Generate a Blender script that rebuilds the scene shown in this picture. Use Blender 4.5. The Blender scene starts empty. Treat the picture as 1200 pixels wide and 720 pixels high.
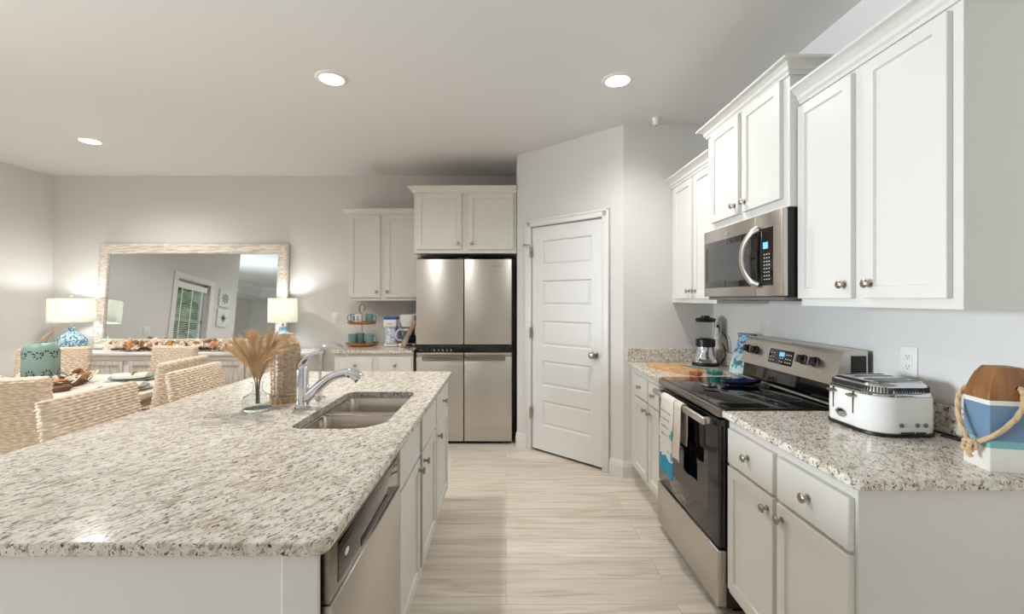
import bpy, bmesh, math, random
from mathutils import Vector, Matrix
PI = math.pi
C = bpy.context.scene.collection
SC = bpy.context.scene

# ------------------------------------------------------------------ camera, world, lights, exposure
cam_d = bpy.data.cameras.new('camera'); cam = bpy.data.objects.new('camera', cam_d); C.objects.link(cam)
cam.location = (0, 0, 1.40); cam.rotation_euler = (PI/2, 0, 0)
cam_d.sensor_width = 36; cam_d.lens = 36*515/1200
cam_d.shift_x = 7/1200; cam_d.shift_y = -10/1200; cam_d.clip_start = 0.02
SC.camera = cam
SC.view_settings.view_transform = 'Standard'; SC.view_settings.look = 'None'
SC.view_settings.gamma = 1; SC.view_settings.use_curve_mapping = False
SC.view_settings.exposure = 0.37
SC.cycles.use_denoising = True
SC.cycles.max_bounces = 10; SC.cycles.diffuse_bounces = 6; SC.cycles.glossy_bounces = 5
SC.cycles.transmission_bounces = 10; SC.cycles.transparent_max_bounces = 12
SC.cycles.sample_clamp_indirect = 6.0; SC.cycles.caustics_reflective = False; SC.cycles.caustics_refractive = False
SC.cycles.blur_glossy = 0.5

w = bpy.data.worlds.new('world'); SC.world = w; w.use_nodes = True
w.node_tree.nodes['Background'].inputs[0].default_value = (0.80, 0.90, 1.0, 1)
w.node_tree.nodes['Background'].inputs[1].default_value = 2.4

def area(name, loc, rot, sx, sy, power, col):
    d = bpy.data.lights.new(name, 'AREA'); d.shape = 'RECTANGLE'; d.size = sx; d.size_y = sy
    d.energy = power; d.color = col; d.spread = math.radians(105)
    o = bpy.data.objects.new(name, d); C.objects.link(o); o.location = loc; o.rotation_euler = rot
    return o
# daylight entering by the living room's side window; the dining window is lit by the sky itself
area('daylight_side_window', (-8.10, 0.2, 1.45), (PI/2, 0, -PI/2), 2.0, 1.5, 185, (0.80, 0.91, 1.0))

# ------------------------------------------------------------------ materials
def lin(c):
    return tuple(((v/255)/12.92 if v/255 <= 0.04045 else ((v/255+0.055)/1.055)**2.4) for v in c)
def rgba(c): return (*lin(c), 1)
MATS = {}
class NT:
    def __init__(s, m): s.t = m.node_tree; s.b = s.t.nodes['Principled BSDF']
    def n(s, typ, **kw):
        x = s.t.nodes.new(typ)
        for k, v in kw.items():
            if k.startswith('i_'):
                key = k[2:].replace('_', ' ')
                x.inputs[key].default_value = v
            else: setattr(x, k, v)
        return x
    def l(s, a, b): s.t.links.new(a, b)
def mat(name, col, rough=0.5, metal=0.0, **kw):
    m = bpy.data.materials.new(name); m.use_nodes = True
    b = m.node_tree.nodes['Principled BSDF']
    b.inputs['Base Color'].default_value = rgba(col); b.inputs['Roughness'].default_value = rough; b.inputs['Metallic'].default_value = metal
    for k, v in kw.items(): b.inputs[k.replace('_', ' ')].default_value = v
    MATS[name] = m; return m
def noise_bump(m, scale, strength, dist=0.002, detail=3, stretch=None):
    q = NT(m); tc = q.n('ShaderNodeTexCoord'); nz = q.n('ShaderNodeTexNoise', i_Scale=scale, i_Detail=detail)
    src = tc.outputs['Object']
    if stretch:
        mp = q.n('ShaderNodeMapping'); mp.inputs['Scale'].default_value = stretch; q.l(src, mp.inputs[0]); src = mp.outputs[0]
    q.l(src, nz.inputs['Vector'])
    bp = q.n('ShaderNodeBump', i_Strength=strength, i_Distance=dist)
    q.l(nz.outputs[0], bp.inputs['Height']); q.l(bp.outputs[0], q.b.inputs['Normal'])
    return nz
def noise_mix(m, scale, c1, c2, lo=0.35, hi=0.65, detail=4, stretch=None, rough=None):
    q = NT(m); tc = q.n('ShaderNodeTexCoord'); nz = q.n('ShaderNodeTexNoise', i_Scale=scale, i_Detail=detail)
    src = tc.outputs['Object']
    if stretch:
        mp = q.n('ShaderNodeMapping'); mp.inputs['Scale'].default_value = stretch; q.l(src, mp.inputs[0]); src = mp.outputs[0]
    q.l(src, nz.inputs['Vector'])
    r = q.n('ShaderNodeValToRGB'); r.color_ramp.elements[0].position = lo; r.color_ramp.elements[1].position = hi
    r.color_ramp.elements[0].color = rgba(c1); r.color_ramp.elements[1].color = rgba(c2)
    q.l(nz.outputs[0], r.inputs[0]); q.l(r.outputs[0], q.b.inputs['Base Color'])
    return m

M = MATS
noise_bump(mat('wall_paint', (218, 215, 211), 0.85), 180, 0.12)
noise_bump(mat('ceiling_paint', (224, 223, 222), 0.9), 90, 0.25)
mat('trim_white', (224, 223, 221), 0.35)
mat('cabinet_white', (220, 217, 211), 0.38)
mat('cabinet_inside', (120, 95, 70), 0.7)
noise_bump(mat('steel', (204, 199, 192), 0.36, 1.0, Anisotropic=0.65, Anisotropic_Rotation=0.25), 60, 0.06, 0.001, 2, (1, 1, 30))
noise_bump(mat('steel_dark', (150, 142, 134), 0.28, 1.0), 60, 0.05, 0.001, 2, (30, 1, 1))
mat('sink_steel', (206, 197, 186), 0.25, 1.0)
mat('chrome', (222, 224, 228), 0.07, 1.0)
mat('nickel', (176, 166, 152), 0.28, 1.0)
mat('black_glass', (7, 7, 8), 0.04, 0.0, Specular_IOR_Level=0.75)
mat('black_plastic', (12, 12, 13), 0.35)
mat('grey_plastic', (110, 108, 106), 0.4)
mat('white_plastic', (232, 231, 228), 0.3)
mat('white_gloss', (236, 235, 231), 0.12, 0.0, Coat_Weight=0.4)
mat('mark_white', (225, 228, 232), 0.5)
mat('mark_grey', (150, 146, 140), 0.4)
mat('glass', (248, 253, 253), 0.0, 0.0, Transmission_Weight=1.0, IOR=1.16)
mat('jar_glass', (246, 250, 250), 0.0, 0.0, Transmission_Weight=1.0, IOR=1.08)
def thin_glass(name):
    m = bpy.data.materials.new(name); m.use_nodes = True; t = m.node_tree; t.nodes.clear()
    o = t.nodes.new('ShaderNodeOutputMaterial'); a = t.nodes.new('ShaderNodeBsdfTransparent'); g = t.nodes.new('ShaderNodeBsdfGlossy'); g.inputs['Roughness'].default_value = 0.0
    mx = t.nodes.new('ShaderNodeMixShader'); mx.inputs[0].default_value = 0.05
    a.inputs[0].default_value = (0.97, 0.985, 0.98, 1); t.links.new(a.outputs[0], mx.inputs[1]); t.links.new(g.outputs[0], mx.inputs[2]); t.links.new(mx.outputs[0], o.inputs[0]); MATS[name] = m
thin_glass('pane_glass')
mat('mirror_glass', (212, 216, 216), 0.0, 1.0)
mat('teal_ceramic', (112, 154, 152), 0.2)
mat('teal_handle', (205, 210, 205), 0.25)
mat('cup_white', (228, 226, 220), 0.25)
mat('ink', (50, 50, 55), 0.6)
mat('blue_lid', (24, 88, 178), 0.3)
mat('lantern_teal', (140, 166, 158), 0.4)
mat('hole_dark', (22, 26, 24), 0.8)
mat('rope', (202, 172, 136), 0.9)
mat('buoy_white', (222, 218, 208), 0.6)
mat('buoy_blue', (104, 133, 160), 0.6)
mat('buoy_teal', (118, 172, 172), 0.6)
mat('plate_teal', (82, 150, 155), 0.15)
mat('plate_white', (228, 226, 220), 0.15)
mat('napkin', (232, 222, 204), 0.9)
mat('gold', (190, 150, 80), 0.25, 1.0)
mat('resin_teal', (40, 128, 112), 0.12)
mat('spoon_blue', (34, 42, 84), 0.12)
mat('canvas_white', (222, 222, 218), 0.8)
mat('canvas_ink', (112, 130, 148), 0.8)
mat('blind_white', (235, 236, 236), 0.5)
mat('bulb_off', (240, 240, 235), 0.5)
noise_mix(mat('starfish', (196, 128, 74), 0.8), 40, (176, 104, 52), (214, 152, 98))
mat('hedge_green', (96, 128, 74), 0.9)
noise_mix(M['hedge_green'], 6, (120, 150, 100), (206, 220, 168))
noise_mix(mat('shell', (222, 200, 172), 0.6), 25, (238, 226, 206), (208, 180, 144))
noise_mix(mat('shell_pale', (236, 228, 214), 0.5), 25, (244, 238, 226), (222, 204, 180))
noise_mix(mat('shell_brown', (150, 105, 60), 0.6), 30, (170, 120, 70), (110, 72, 40))
noise_mix(mat('twig', (110, 82, 58), 0.9), 30, (120, 90, 62), (84, 60, 42))
noise_mix(mat('pampas', (206, 172, 134), 0.95), 14, (206, 170, 130), (232, 208, 176))
noise_mix(mat('pampas_stalk', (176, 138, 92), 0.9), 20, (160, 120, 76), (196, 158, 110))
noise_mix(mat('wicker', (200, 164, 124), 0.85), 60, (196, 162, 124), (228, 200, 166))
noise_mix(mat('seagrass', (196, 178, 156), 0.9), 35, (206, 184, 160), (234, 218, 198), stretch=(1, 1, 3))
noise_mix(mat('weathered_wood', (205, 194, 182), 0.75), 9, (190, 172, 154), (226, 220, 212), 0.35, 0.6, 5, (1, 9, 9))
noise_mix(mat('table_wood', (222, 212, 200), 0.45), 7, (204, 190, 174), (232, 225, 216), 0.35, 0.62, 5, (1.2, 12, 3))
noise_mix(mat('table_edge', (176, 154, 132), 0.6), 9, (160, 136, 112), (196, 176, 154), stretch=(1, 1, 8))
noise_mix(mat('buffet_panel', (205, 198, 190), 0.75), 8, (188, 178, 168), (220, 215, 208), 0.35, 0.62, 5, (12, 12, 1))
mat('buffet_white', (222, 219, 214), 0.6)
noise_mix(mat('dark_wood', (132, 86, 44), 0.45), 7, (112, 70, 34), (164, 114, 66), 0.3, 0.7, 5, (3, 3, 1))
noise_mix(mat('tray_wood', (168, 92, 44), 0.45), 10, (150, 76, 34), (190, 112, 58), stretch=(1, 6, 6))
noise_mix(mat('board_wood', (205, 160, 110), 0.45), 8, (188, 138, 88), (222, 182, 132), stretch=(2, 10, 6))
noise_mix(mat('plank_wood', (172, 146, 122), 0.8), 10, (150, 122, 98), (196, 172, 148), stretch=(8, 8, 1))
noise_mix(mat('leg_wood', (168, 138, 104), 0.6), 8, (150, 120, 88), (186, 156, 122), stretch=(8, 8, 1))
def blotch(name, c1, c2, scale, lo, hi, rough):
    return noise_mix(mat(name, c1, rough), scale, c1, c2, lo, hi, 3)
blotch('lamp_blue', (64, 132, 164), (206, 226, 230), 52, 0.45, 0.57, 0.12)
blotch('lamp_blue_soft', (104, 160, 186), (178, 212, 226), 18, 0.4, 0.62, 0.12)
blotch('mitt_print', (206, 224, 228), (84, 150, 168), 42, 0.56, 0.62, 0.9)
blotch('mitt_cuff', (166, 196, 214), (58, 104, 146), 55, 0.46, 0.56, 0.9)
blotch('tea_pattern', (232, 234, 236), (128, 158, 200), 80, 0.50, 0.56, 0.3)

def granite():
    m = mat('granite', (214, 205, 192), 0.14, 0.0, Specular_IOR_Level=0.35); q = NT(m)
    tc = q.n('ShaderNodeTexCoord'); mp = q.n('ShaderNodeMapping', vector_type='TEXTURE'); mp.inputs['Rotation'].default_value = (0, 0, 1.0)
    mp.inputs['Scale'].default_value = (1.35, 0.55, 0.8); q.l(tc.outputs['Object'], mp.inputs[0])
    def nz(scale, det, dis=0.6):
        x = q.n('ShaderNodeTexNoise', i_Scale=scale, i_Detail=det, i_Distortion=dis); q.l(mp.outputs[0], x.inputs['Vector']); return x.outputs[0]
    def ramp(src, stops):
        r = q.n('ShaderNodeValToRGB'); cr = r.color_ramp
        while len(cr.elements) < len(stops): cr.elements.new(0.5)
        for e, (p, c) in zip(cr.elements, stops): e.position = p; e.color = rgba(c) if len(c) == 3 else c
        q.l(src, r.inputs[0]); return r.outputs[0]
    base = ramp(nz(26, 5), [(0.28, (178, 162, 144)), (0.42, (212, 201, 186)), (0.55, (226, 219, 208)), (0.72, (232, 228, 220))])
    def over(prev, fac, col):
        mx = q.n('ShaderNodeMix', data_type='RGBA'); q.l(fac, mx.inputs[0]); q.l(prev, mx.inputs[6]); mx.inputs[7].default_value = rgba(col); return mx.outputs[2]
    bw = lambda src, lo, hi: ramp(src, [(lo, (0, 0, 0, 1)), (hi, (1, 1, 1, 1))])
    c = over(base, bw(nz(50, 4), 0.56, 0.63), (172, 162, 152))
    c = over(c, bw(nz(72, 3, 0.9), 0.585, 0.64), (112, 98, 88))
    c = over(c, bw(nz(92, 3, 0.4), 0.625, 0.67), (50, 45, 44))
    q.l(c, q.b.inputs['Base Color'])
granite()

def floor_mat():
    m = mat('floor_planks', (206, 194, 178), 0.36); q = NT(m)
    tc = q.n('ShaderNodeTexCoord')
    br = q.n('ShaderNodeTexBrick', offset=0.37, i_Scale=1.0, i_Mortar_Size=0.0012, i_Brick_Width=1.22, i_Row_Height=0.18, i_Bias=0.0)
    br.inputs['Color1'].default_value = (0.0, 0, 0, 1); br.inputs['Color2'].default_value = (1, 1, 1, 1); br.inputs['Mortar'].default_value = (0.4, 0.4, 0.4, 1)
    q.l(tc.outputs['Object'], br.inputs['Vector'])
    # shift the grain per plank
    add = q.n('ShaderNodeVectorMath', operation='ADD'); sc = q.n('ShaderNodeVectorMath', operation='SCALE'); sc.inputs['Scale'].default_value = 7.0
    q.l(br.outputs['Color'], sc.inputs[0]); q.l(tc.outputs['Object'], add.inputs[0]); q.l(sc.outputs[0], add.inputs[1])
    mp = q.n('ShaderNodeMapping'); mp.inputs['Scale'].default_value = (1.3, 20, 1); q.l(add.outputs[0], mp.inputs[0])
    nz = q.n('ShaderNodeTexNoise', i_Scale=1.6, i_Detail=5, i_Distortion=0.9); q.l(mp.outputs[0], nz.inputs['Vector'])
    r = q.n('ShaderNodeValToRGB'); cr = r.color_ramp; cr.elements.new(0.5)
    for e, (p, c) in zip(cr.elements, [(0.30, (202, 187, 168)), (0.48, (224, 213, 198)), (0.68, (238, 230, 219))]): e.position = p; e.color = rgba(c)
    q.l(nz.outputs[0], r.inputs[0])
    mx = q.n('ShaderNodeMix', data_type='RGBA', blend_type='MULTIPLY'); mx.inputs[0].default_value = 0.8
    r2 = q.n('ShaderNodeValToRGB'); r2.color_ramp.elements[0].color = (0.86, 0.85, 0.84, 1); r2.color_ramp.elements[1].color = (1, 1, 1, 1)
    q.l(br.outputs['Color'], r2.inputs[0]); q.l(r.outputs[0], mx.inputs[6]); q.l(r2.outputs[0], mx.inputs[7])
    mo = q.n('ShaderNodeMix', data_type='RGBA'); q.l(br.outputs['Fac'], mo.inputs[0]); q.l(mx.outputs[2], mo.inputs[6]); mo.inputs[7].default_value = rgba((176, 160, 142))
    q.l(mo.outputs[2], q.b.inputs['Base Color'])
floor_mat()

def shade_mat():
    m = bpy.data.materials.new('lamp_shade'); m.use_nodes = True; t = m.node_tree; t.nodes.clear()
    o = t.nodes.new('ShaderNodeOutputMaterial'); a = t.nodes.new('ShaderNodeBsdfTranslucent'); d = t.nodes.new('ShaderNodeBsdfDiffuse'); mx = t.nodes.new('ShaderNodeMixShader')
    a.inputs[0].default_value = rgba((226, 225, 216)); d.inputs[0].default_value = rgba((230, 230, 222)); mx.inputs[0].default_value = 0.5
    t.links.new(d.outputs[0], mx.inputs[1]); t.links.new(a.outputs[0], mx.inputs[2]); t.links.new(mx.outputs[0], o.inputs[0]); MATS['lamp_shade'] = m
shade_mat()
def emit(name, col, s):
    m = mat(name, col, 0.5); b = m.node_tree.nodes['Principled BSDF']; b.inputs['Emission Color'].default_value = rgba(col); b.inputs['Emission Strength'].default_value = s
emit('downlight_glow', (255, 247, 236), 9.0); emit('screen_blue', (90, 150, 235), 1.2); emit('bulb_glow', (255, 240, 215), 3.0)

def towel_mat():
    m = mat('towel_print', (226, 220, 212), 0.95); q = NT(m); tc = q.n('ShaderNodeTexCoord'); sep = q.n('ShaderNodeSeparateXYZ'); q.l(tc.outputs['Object'], sep.inputs[0])
    nz = q.n('ShaderNodeTexNoise', i_Scale=26.0, i_Detail=2.0); q.l(tc.outputs['Object'], nz.inputs['Vector'])
    def mth(op, a, b=None):
        x = q.n('ShaderNodeMath', operation=op)
        for i, v in enumerate((a, b)):
            if v is None: continue
            if hasattr(v, 'links'): q.l(v, x.inputs[i])
            else: x.inputs[i].default_value = v
        return x.outputs[0]
    z = mth('ADD', sep.outputs[2], mth('MULTIPLY', mth('SUBTRACT', nz.outputs[0], 0.5), 0.06))
    band = mth('LESS_THAN', z, 0.545)
    shape = mth('MULTIPLY', mth('GREATER_THAN', nz.outputs[0], 0.60), mth('LESS_THAN', sep.outputs[2], 0.72))
    mx = q.n('ShaderNodeMix', data_type='RGBA'); q.l(shape, mx.inputs[0]); mx.inputs[6].default_value = rgba((228, 223, 216)); mx.inputs[7].default_value = rgba((96, 178, 178))
    m2 = q.n('ShaderNodeMix', data_type='RGBA'); q.l(band, m2.inputs[0]); q.l(mx.outputs[2], m2.inputs[6]); m2.inputs[7].default_value = rgba((46, 148, 184))
    q.l(m2.outputs[2], q.b.inputs['Base Color'])
towel_mat()

# ------------------------------------------------------------------ mesh helpers
class MB:
    """collects shapes; build() links them as ONE mesh object"""
    def __init__(s): s.bm = bmesh.new()
    def _merge(s, b, xf=None):
        if xf is not None: bmesh.ops.transform(b, matrix=xf, verts=b.verts)
        me = bpy.data.meshes.new('tmp'); b.to_mesh(me); s.bm.from_mesh(me); bpy.data.meshes.remove(me); b.free()
    def box(s, x0, x1, y0, y1, z0, z1, bev=0.0, seg=2, xf=None):
        b = bmesh.new(); bmesh.ops.create_cube(b, size=1)
        for v in b.verts:
            v.co = Vector(((x0+x1)/2+v.co.x*(x1-x0), (y0+y1)/2+v.co.y*(y1-y0), (z0+z1)/2+v.co.z*(z1-z0)))
        if bev: bmesh.ops.bevel(b, geom=list(b.edges), offset=bev, segments=seg, profile=0.5, affect='EDGES', clamp_overlap=True)
        s._merge(b, xf); return s
    def shaker(s, x0, x1, z0, z1, t=0.02, rail=0.057, rec=0.009, yb=0.0):
        b = bmesh.new(); bmesh.ops.create_cube(b, size=1)
        for v in b.verts: v.co = Vector(((x0+x1)/2+v.co.x*(x1-x0), yb-t/2+v.co.y*t, (z0+z1)/2+v.co.z*(z1-z0)))
        bmesh.ops.bevel(b, geom=list(b.edges), offset=0.002, segments=1, affect='EDGES')
        f = min(b.faces, key=lambda f: f.calc_center_median().y)
        bmesh.ops.inset_region(b, faces=[f], thickness=rail, depth=0)
        bmesh.ops.inset_region(b, faces=[f], thickness=0.004, depth=-rec)
        s._merge(b); return s
    def loft(s, rings, cap0=True, cap1=True, closed=True, xf=None):
        b = bmesh.new(); R = [[b.verts.new(p) for p in r] for r in rings]; n = len(R[0])
        for a, c in zip(R, R[1:]):
            for i in range(n if closed else n-1):
                try: b.faces.new((a[i], a[(i+1) % n], c[(i+1) % n], c[i]))
                except ValueError: pass
        if cap0: b.faces.new(list(reversed(R[0])))
        if cap1: b.faces.new(R[-1])
        bmesh.ops.recalc_face_normals(b, faces=b.faces)
        s._merge(b, xf); return s
    def lathe(s, prof, n=32, c=(0, 0, 0), xf=None, cap0=True, cap1=True):
        rings = [[(c[0]+max(r, 1e-4)*math.cos(2*PI*i/n), c[1]+max(r, 1e-4)*math.sin(2*PI*i/n), c[2]+z) for i in range(n)] for r, z in prof]
        return s.loft(rings, cap0, cap1, True, xf)
    def tube(s, pts, r, n=10, closed=False, xf=None):
        pts = [Vector(p) for p in pts]; m = len(pts); rings = []
        rr = r if isinstance(r, (list, tuple)) else [r]*m
        up = None
        for i, p in enumerate(pts):
            t = (pts[min(i+1, m-1)]-pts[max(i-1, 0)]) if not closed else (pts[(i+1) % m]-pts[i-1])
            if t.length < 1e-9: t = Vector((0, 0, 1))
            t.normalize()
            if up is None: up = Vector((0, 0, 1)) if abs(t.z) < 0.9 else Vector((1, 0, 0))
            a = up-t*up.dot(t)
            if a.length < 1e-6: a = t.orthogonal()
            a.normalize(); up = a; bb = t.cross(a)
            rings.append([p+(a*math.cos(2*PI*k/n)+bb*math.sin(2*PI*k/n))*rr[i] for k in range(n)])
        if closed: rings.append(rings[0]); return s.loft(rings, False, False, True, xf)
        return s.loft(rings, True, True, True, xf)
    def prism(s, poly, h0, h1, axis='z', xf=None):
        f = {'z': lambda p, h: (p[0], p[1], h), 'y': lambda p, h: (p[0], h, p[1]), 'x': lambda p, h: (h, p[0], p[1])}[axis]
        return s.loft([[f(p, h0) for p in poly], [f(p, h1) for p in poly]], xf=xf)
    def ball(s, c, r, seg=12, xf=None, sc=(1, 1, 1)):
        b = bmesh.new(); bmesh.ops.create_uvsphere(b, u_segments=seg, v_segments=max(6, seg//2), radius=1)
        for v in b.verts: v.co = Vector((c[0]+v.co.x*r*sc[0], c[1]+v.co.y*r*sc[1], c[2]+v.co.z*r*sc[2]))
        s._merge(b, xf); return s
    def build(s, name, m, parent=None, smooth=True, angle=35):
        me = bpy.data.meshes.new(name); s.bm.to_mesh(me); s.bm.free()
        o = bpy.data.objects.new(name, me); C.objects.link(o)
        me.materials.append(MATS[m] if isinstance(m, str) else m)
        if smooth:
            for p in me.polygons: p.use_smooth = True
            try: me.set_sharp_from_angle(angle=math.radians(angle))
            except Exception: pass
        if parent is not None: o.parent = parent
        return o

def thing(name, label, cat, loc=(0, 0, 0), rz=0.0, group=None):
    o = bpy.data.objects.new(name, None); C.objects.link(o); o.empty_display_size = 0.1
    o.location = loc; o.rotation_euler = (0, 0, rz); o['label'] = label; o['category'] = cat
    if group: o['group'] = group
    return o
def tag(o, label, cat, group=None):
    o['label'] = label; o['category'] = cat
    if group: o['group'] = group
    return o
def struct(o): o['kind'] = 'structure'; return o
def dup(root, loc, rz, label, group=None):
    r = root.copy(); C.objects.link(r); r.location = loc; r.rotation_euler = (0, 0, rz); r['label'] = label
    if group: r['group'] = group
    for ch in list(root.children):
        c = ch.copy(); C.objects.link(c); c.parent = r
        for g in list(ch.children):
            d = g.copy(); C.objects.link(d); d.parent = c
    return r
def T(x, y, z): return Matrix.Translation((x, y, z))
def RX(a): return Matrix.Rotation(a, 4, 'X')
def RY(a): return Matrix.Rotation(a, 4, 'Y')
def RZ(a): return Matrix.Rotation(a, 4, 'Z')
def rrect(x0, x1, y0, y1, r, n=6, inset=0.0, radii=None):
    """rounded rectangle outline, counter-clockwise; radii = (x0y0, x1y0, x1y1, x0y1)"""
    x0 += inset; x1 -= inset; y0 += inset; y1 -= inset
    rs = radii or (r, r, r, r); out = []
    for (cx, cy, a0, rr) in ((x0, y0, PI, rs[0]), (x1, y0, 1.5*PI, rs[1]), (x1, y1, 0, rs[2]), (x0, y1, 0.5*PI, rs[3])):
        rr = max(rr-inset, 0.0005); sx = cx+rr if cx == x0 else cx-rr; sy = cy+rr if cy == y0 else cy-rr
        for k in range(n+1):
            a = a0+0.5*PI*k/n; out.append((sx+rr*math.cos(a), sy+rr*math.sin(a)))
    return out
def bez(p0, p1, p2, p3, n=14):
    P = [Vector(p) for p in (p0, p1, p2, p3)]; out = []
    for i in range(n+1):
        t = i/n; u = 1-t; out.append(P[0]*u**3+P[1]*3*u*u*t+P[2]*3*u*t*t+P[3]*t**3)
    return out
def smooth_path(pts, k=5):
    P = [Vector(p) for p in pts]; out = []
    for i in range(len(P)-1):
        a, b, c, d = P[max(i-1, 0)], P[i], P[i+1], P[min(i+2, len(P)-1)]
        for j in range(k):
            t = j/k
            out.append(0.5*((2*b)+(c-a)*t+(2*a-5*b+4*c-d)*t*t+(3*b-a-3*c+d)*t**3))
    out.append(P[-1]); return out

def slab(name, outline, z0, z1, m, hole=None, parent=None):
    """stone slab with eased edges; outline(inset) gives a loop, hole is an optional loop"""
    b = bmesh.new(); e = 0.005
    prof = [(e, z1), (e*0.3, z1-e*0.3), (0, z1-e), (0, z0+e), (e, z0)]
    rings = [[b.verts.new((p[0], p[1], z)) for p in outline(i)] for i, z in prof]; n = len(rings[0])
    for A, B in zip(rings, rings[1:]):
        for i in range(n): b.faces.new((A[i], A[(i+1) % n], B[(i+1) % n], B[i]))
    if hole:
        H = [[b.verts.new((p[0], p[1], z)) for p in hole] for z in (z1, z0)]; h = len(hole)
        for i in range(h): b.faces.new((H[0][i], H[0][(i+1) % h], H[1][(i+1) % h], H[1][i]))
        for R, Hh in ((rings[0], H[0]), (rings[-1], H[1])):
            es = []
            for L in (R, Hh):
                for i in range(len(L)):
                    ed = b.edges.get((L[i], L[(i+1) % len(L)])) or b.edges.new((L[i], L[(i+1) % len(L)])); es.append(ed)
            bmesh.ops.triangle_fill(b, use_beauty=True, use_dissolve=False, edges=es)
    else:
        b.faces.new(rings[0]); b.faces.new(list(reversed(rings[-1])))
    bmesh.ops.recalc_face_normals(b, faces=b.faces)
    mb = MB(); mb._merge(b); return mb.build(name, m, parent, angle=12)

# ------------------------------------------------------------------ room shell
FZ = 0.02; CE = 2.742; LW = -4.95; RW = 1.60; BW = 4.80; LRX = -8.2; RY0 = -4.6
mb = MB(); mb.box(LW-0.2, RW+0.2, 1.53, BW+0.2, FZ-0.12, FZ); mb.box(LRX-0.2, RW+0.2, RY0-0.2, 1.53, FZ-0.12, FZ); struct(mb.build('floor', 'floor_planks'))
mb = MB(); mb.box(-14, LW-0.2, 1.54, 9, -0.3, -0.1); mat('ground_green', (120, 130, 90), 0.9); struct(mb.build('ground', 'ground_green'))
# ceiling, with a raised tray over the living area
TR = (-7.55, -1.2, -3.95, 0.75); TZ = 3.05
mb = MB()
mb.box(LW-0.2, RW+0.2, 1.53, BW+0.2, CE, CE+0.45); mb.box(LRX-0.2, RW+0.2, 1.39, 1.53, CE, CE+0.45)
mb.box(LRX-0.2, RW+0.2, TR[3], 1.39, CE, CE+0.45); mb.box(LRX-0.2, RW+0.2, RY0-0.2, TR[2], CE, CE+0.45)
mb.box(LRX-0.2, TR[0], TR[2], TR[3], CE, CE+0.45); mb.box(TR[1], RW+0.2, TR[2], TR[3], CE, CE+0.45)
mb.box(TR[0], TR[1], TR[2], TR[3], TZ, CE+0.45)
struct(mb.build('ceiling', 'ceiling_paint', smooth=False))
mb = MB()   # crown inside the tray
prof = [(0, 0), (0.0, -0.12), (0.015, -0.12), (0.09, -0.02), (0.09, 0.0)]
def tray_ring(o, z): return [(TR[0]+o, TR[2]+o, z), (TR[1]-o, TR[2]+o, z), (TR[1]-o, TR[3]-o, z), (TR[0]+o, TR[3]-o, z)]
mb.loft([tray_ring(o, TZ+z) for o, z in prof], False, False); struct(mb.build('trim_1', 'trim_white', smooth=False))
# dining wall with window hole
WY0, WY1, WZ0, WZ1 = 2.13, 2.86, 0.78, 2.00
mb = MB(); mb.box(LW-0.14, LW, 1.39, WY0, FZ, CE); mb.box(LW-0.14, LW, WY1, BW, FZ, CE); mb.box(LW-0.14, LW, WY0, WY1, FZ, WZ0); mb.box(LW-0.14, LW, WY0, WY1, WZ1, CE)
struct(mb.build('wall_left', 'wall_paint', smooth=False))
mb = MB(); mb.box(LW-0.14, RW+0.14, BW, BW+0.14, FZ, CE); struct(mb.build('wall_back', 'wall_paint', smooth=False))
mb = MB(); mb.box(RW, RW+0.14, 0.1, BW, FZ, CE); mb.box(RW, RW+0.14, RY0, -3.3, FZ, CE); struct(mb.build('wall_right', 'wall_paint', smooth=False))
# unlit hall recess, added unseen behind the camera to soak up bounce light
mb = MB(); mb.box(RW+0.14, 4.6, 0.1, 0.24, FZ, CE); mb.box(RW+0.14, 4.6, -3.44, -3.3, FZ, CE); mb.box(4.6, 4.74, -3.44, 0.24, FZ, CE); struct(mb.build('wall_added_hall', 'wall_paint', smooth=False))
mb = MB(); mb.box(RW+0.2, 4.74, -3.44, 0.24, CE, CE+0.2); struct(mb.build('ceiling_added_hall', 'ceiling_paint', smooth=False))
mb = MB(); mb.box(RW+0.2, 4.74, -3.44, 0.24, FZ-0.12, FZ); struct(mb.build('floor_added_hall', 'floor_planks', smooth=False))
mb = MB(); mb.box(LRX-0.14, LW-0.14, 1.39, 1.53, FZ, CE); struct(mb.build('wall_living_return', 'wall_paint', smooth=False))
# living room side wall with window, rear wall with glass doors
mb = MB(); mb.box(LRX-0.14, LRX, RY0, -0.9, FZ, CE); mb.box(LRX-0.14, LRX, 1.3, 1.39, FZ, CE); mb.box(LRX-0.14, LRX, -0.9, 1.3, FZ, 0.65); mb.box(LRX-0.14, LRX, -0.9, 1.3, 2.25, CE)
struct(mb.build('wall_living_side', 'wall_paint', smooth=False))
mb = MB(); mb.box(LRX-0.14, RW+0.14, RY0-0.14, RY0, FZ, CE)
struct(mb.build('wall_rear', 'wall_paint', smooth=False))
mb = MB()
for (a, c) in ((-0.9, -0.84), (0.17, 0.23), (1.24, 1.30)): mb.box(LRX-0.12, LRX-0.06, a, c, 0.65, 2.25)
mb.box(LRX-0.12, LRX-0.06, -0.9, 1.3, 0.65, 0.71); mb.box(LRX-0.12, LRX-0.06, -0.9, 1.3, 2.19, 2.25)
o = struct(mb.build('window_2', 'trim_white', smooth=False))
mb = MB(); mb.box(LRX-0.093, LRX-0.087, -0.84, 1.24, 0.71, 2.19); mb.build('pane', 'pane_glass', o, False)

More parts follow.
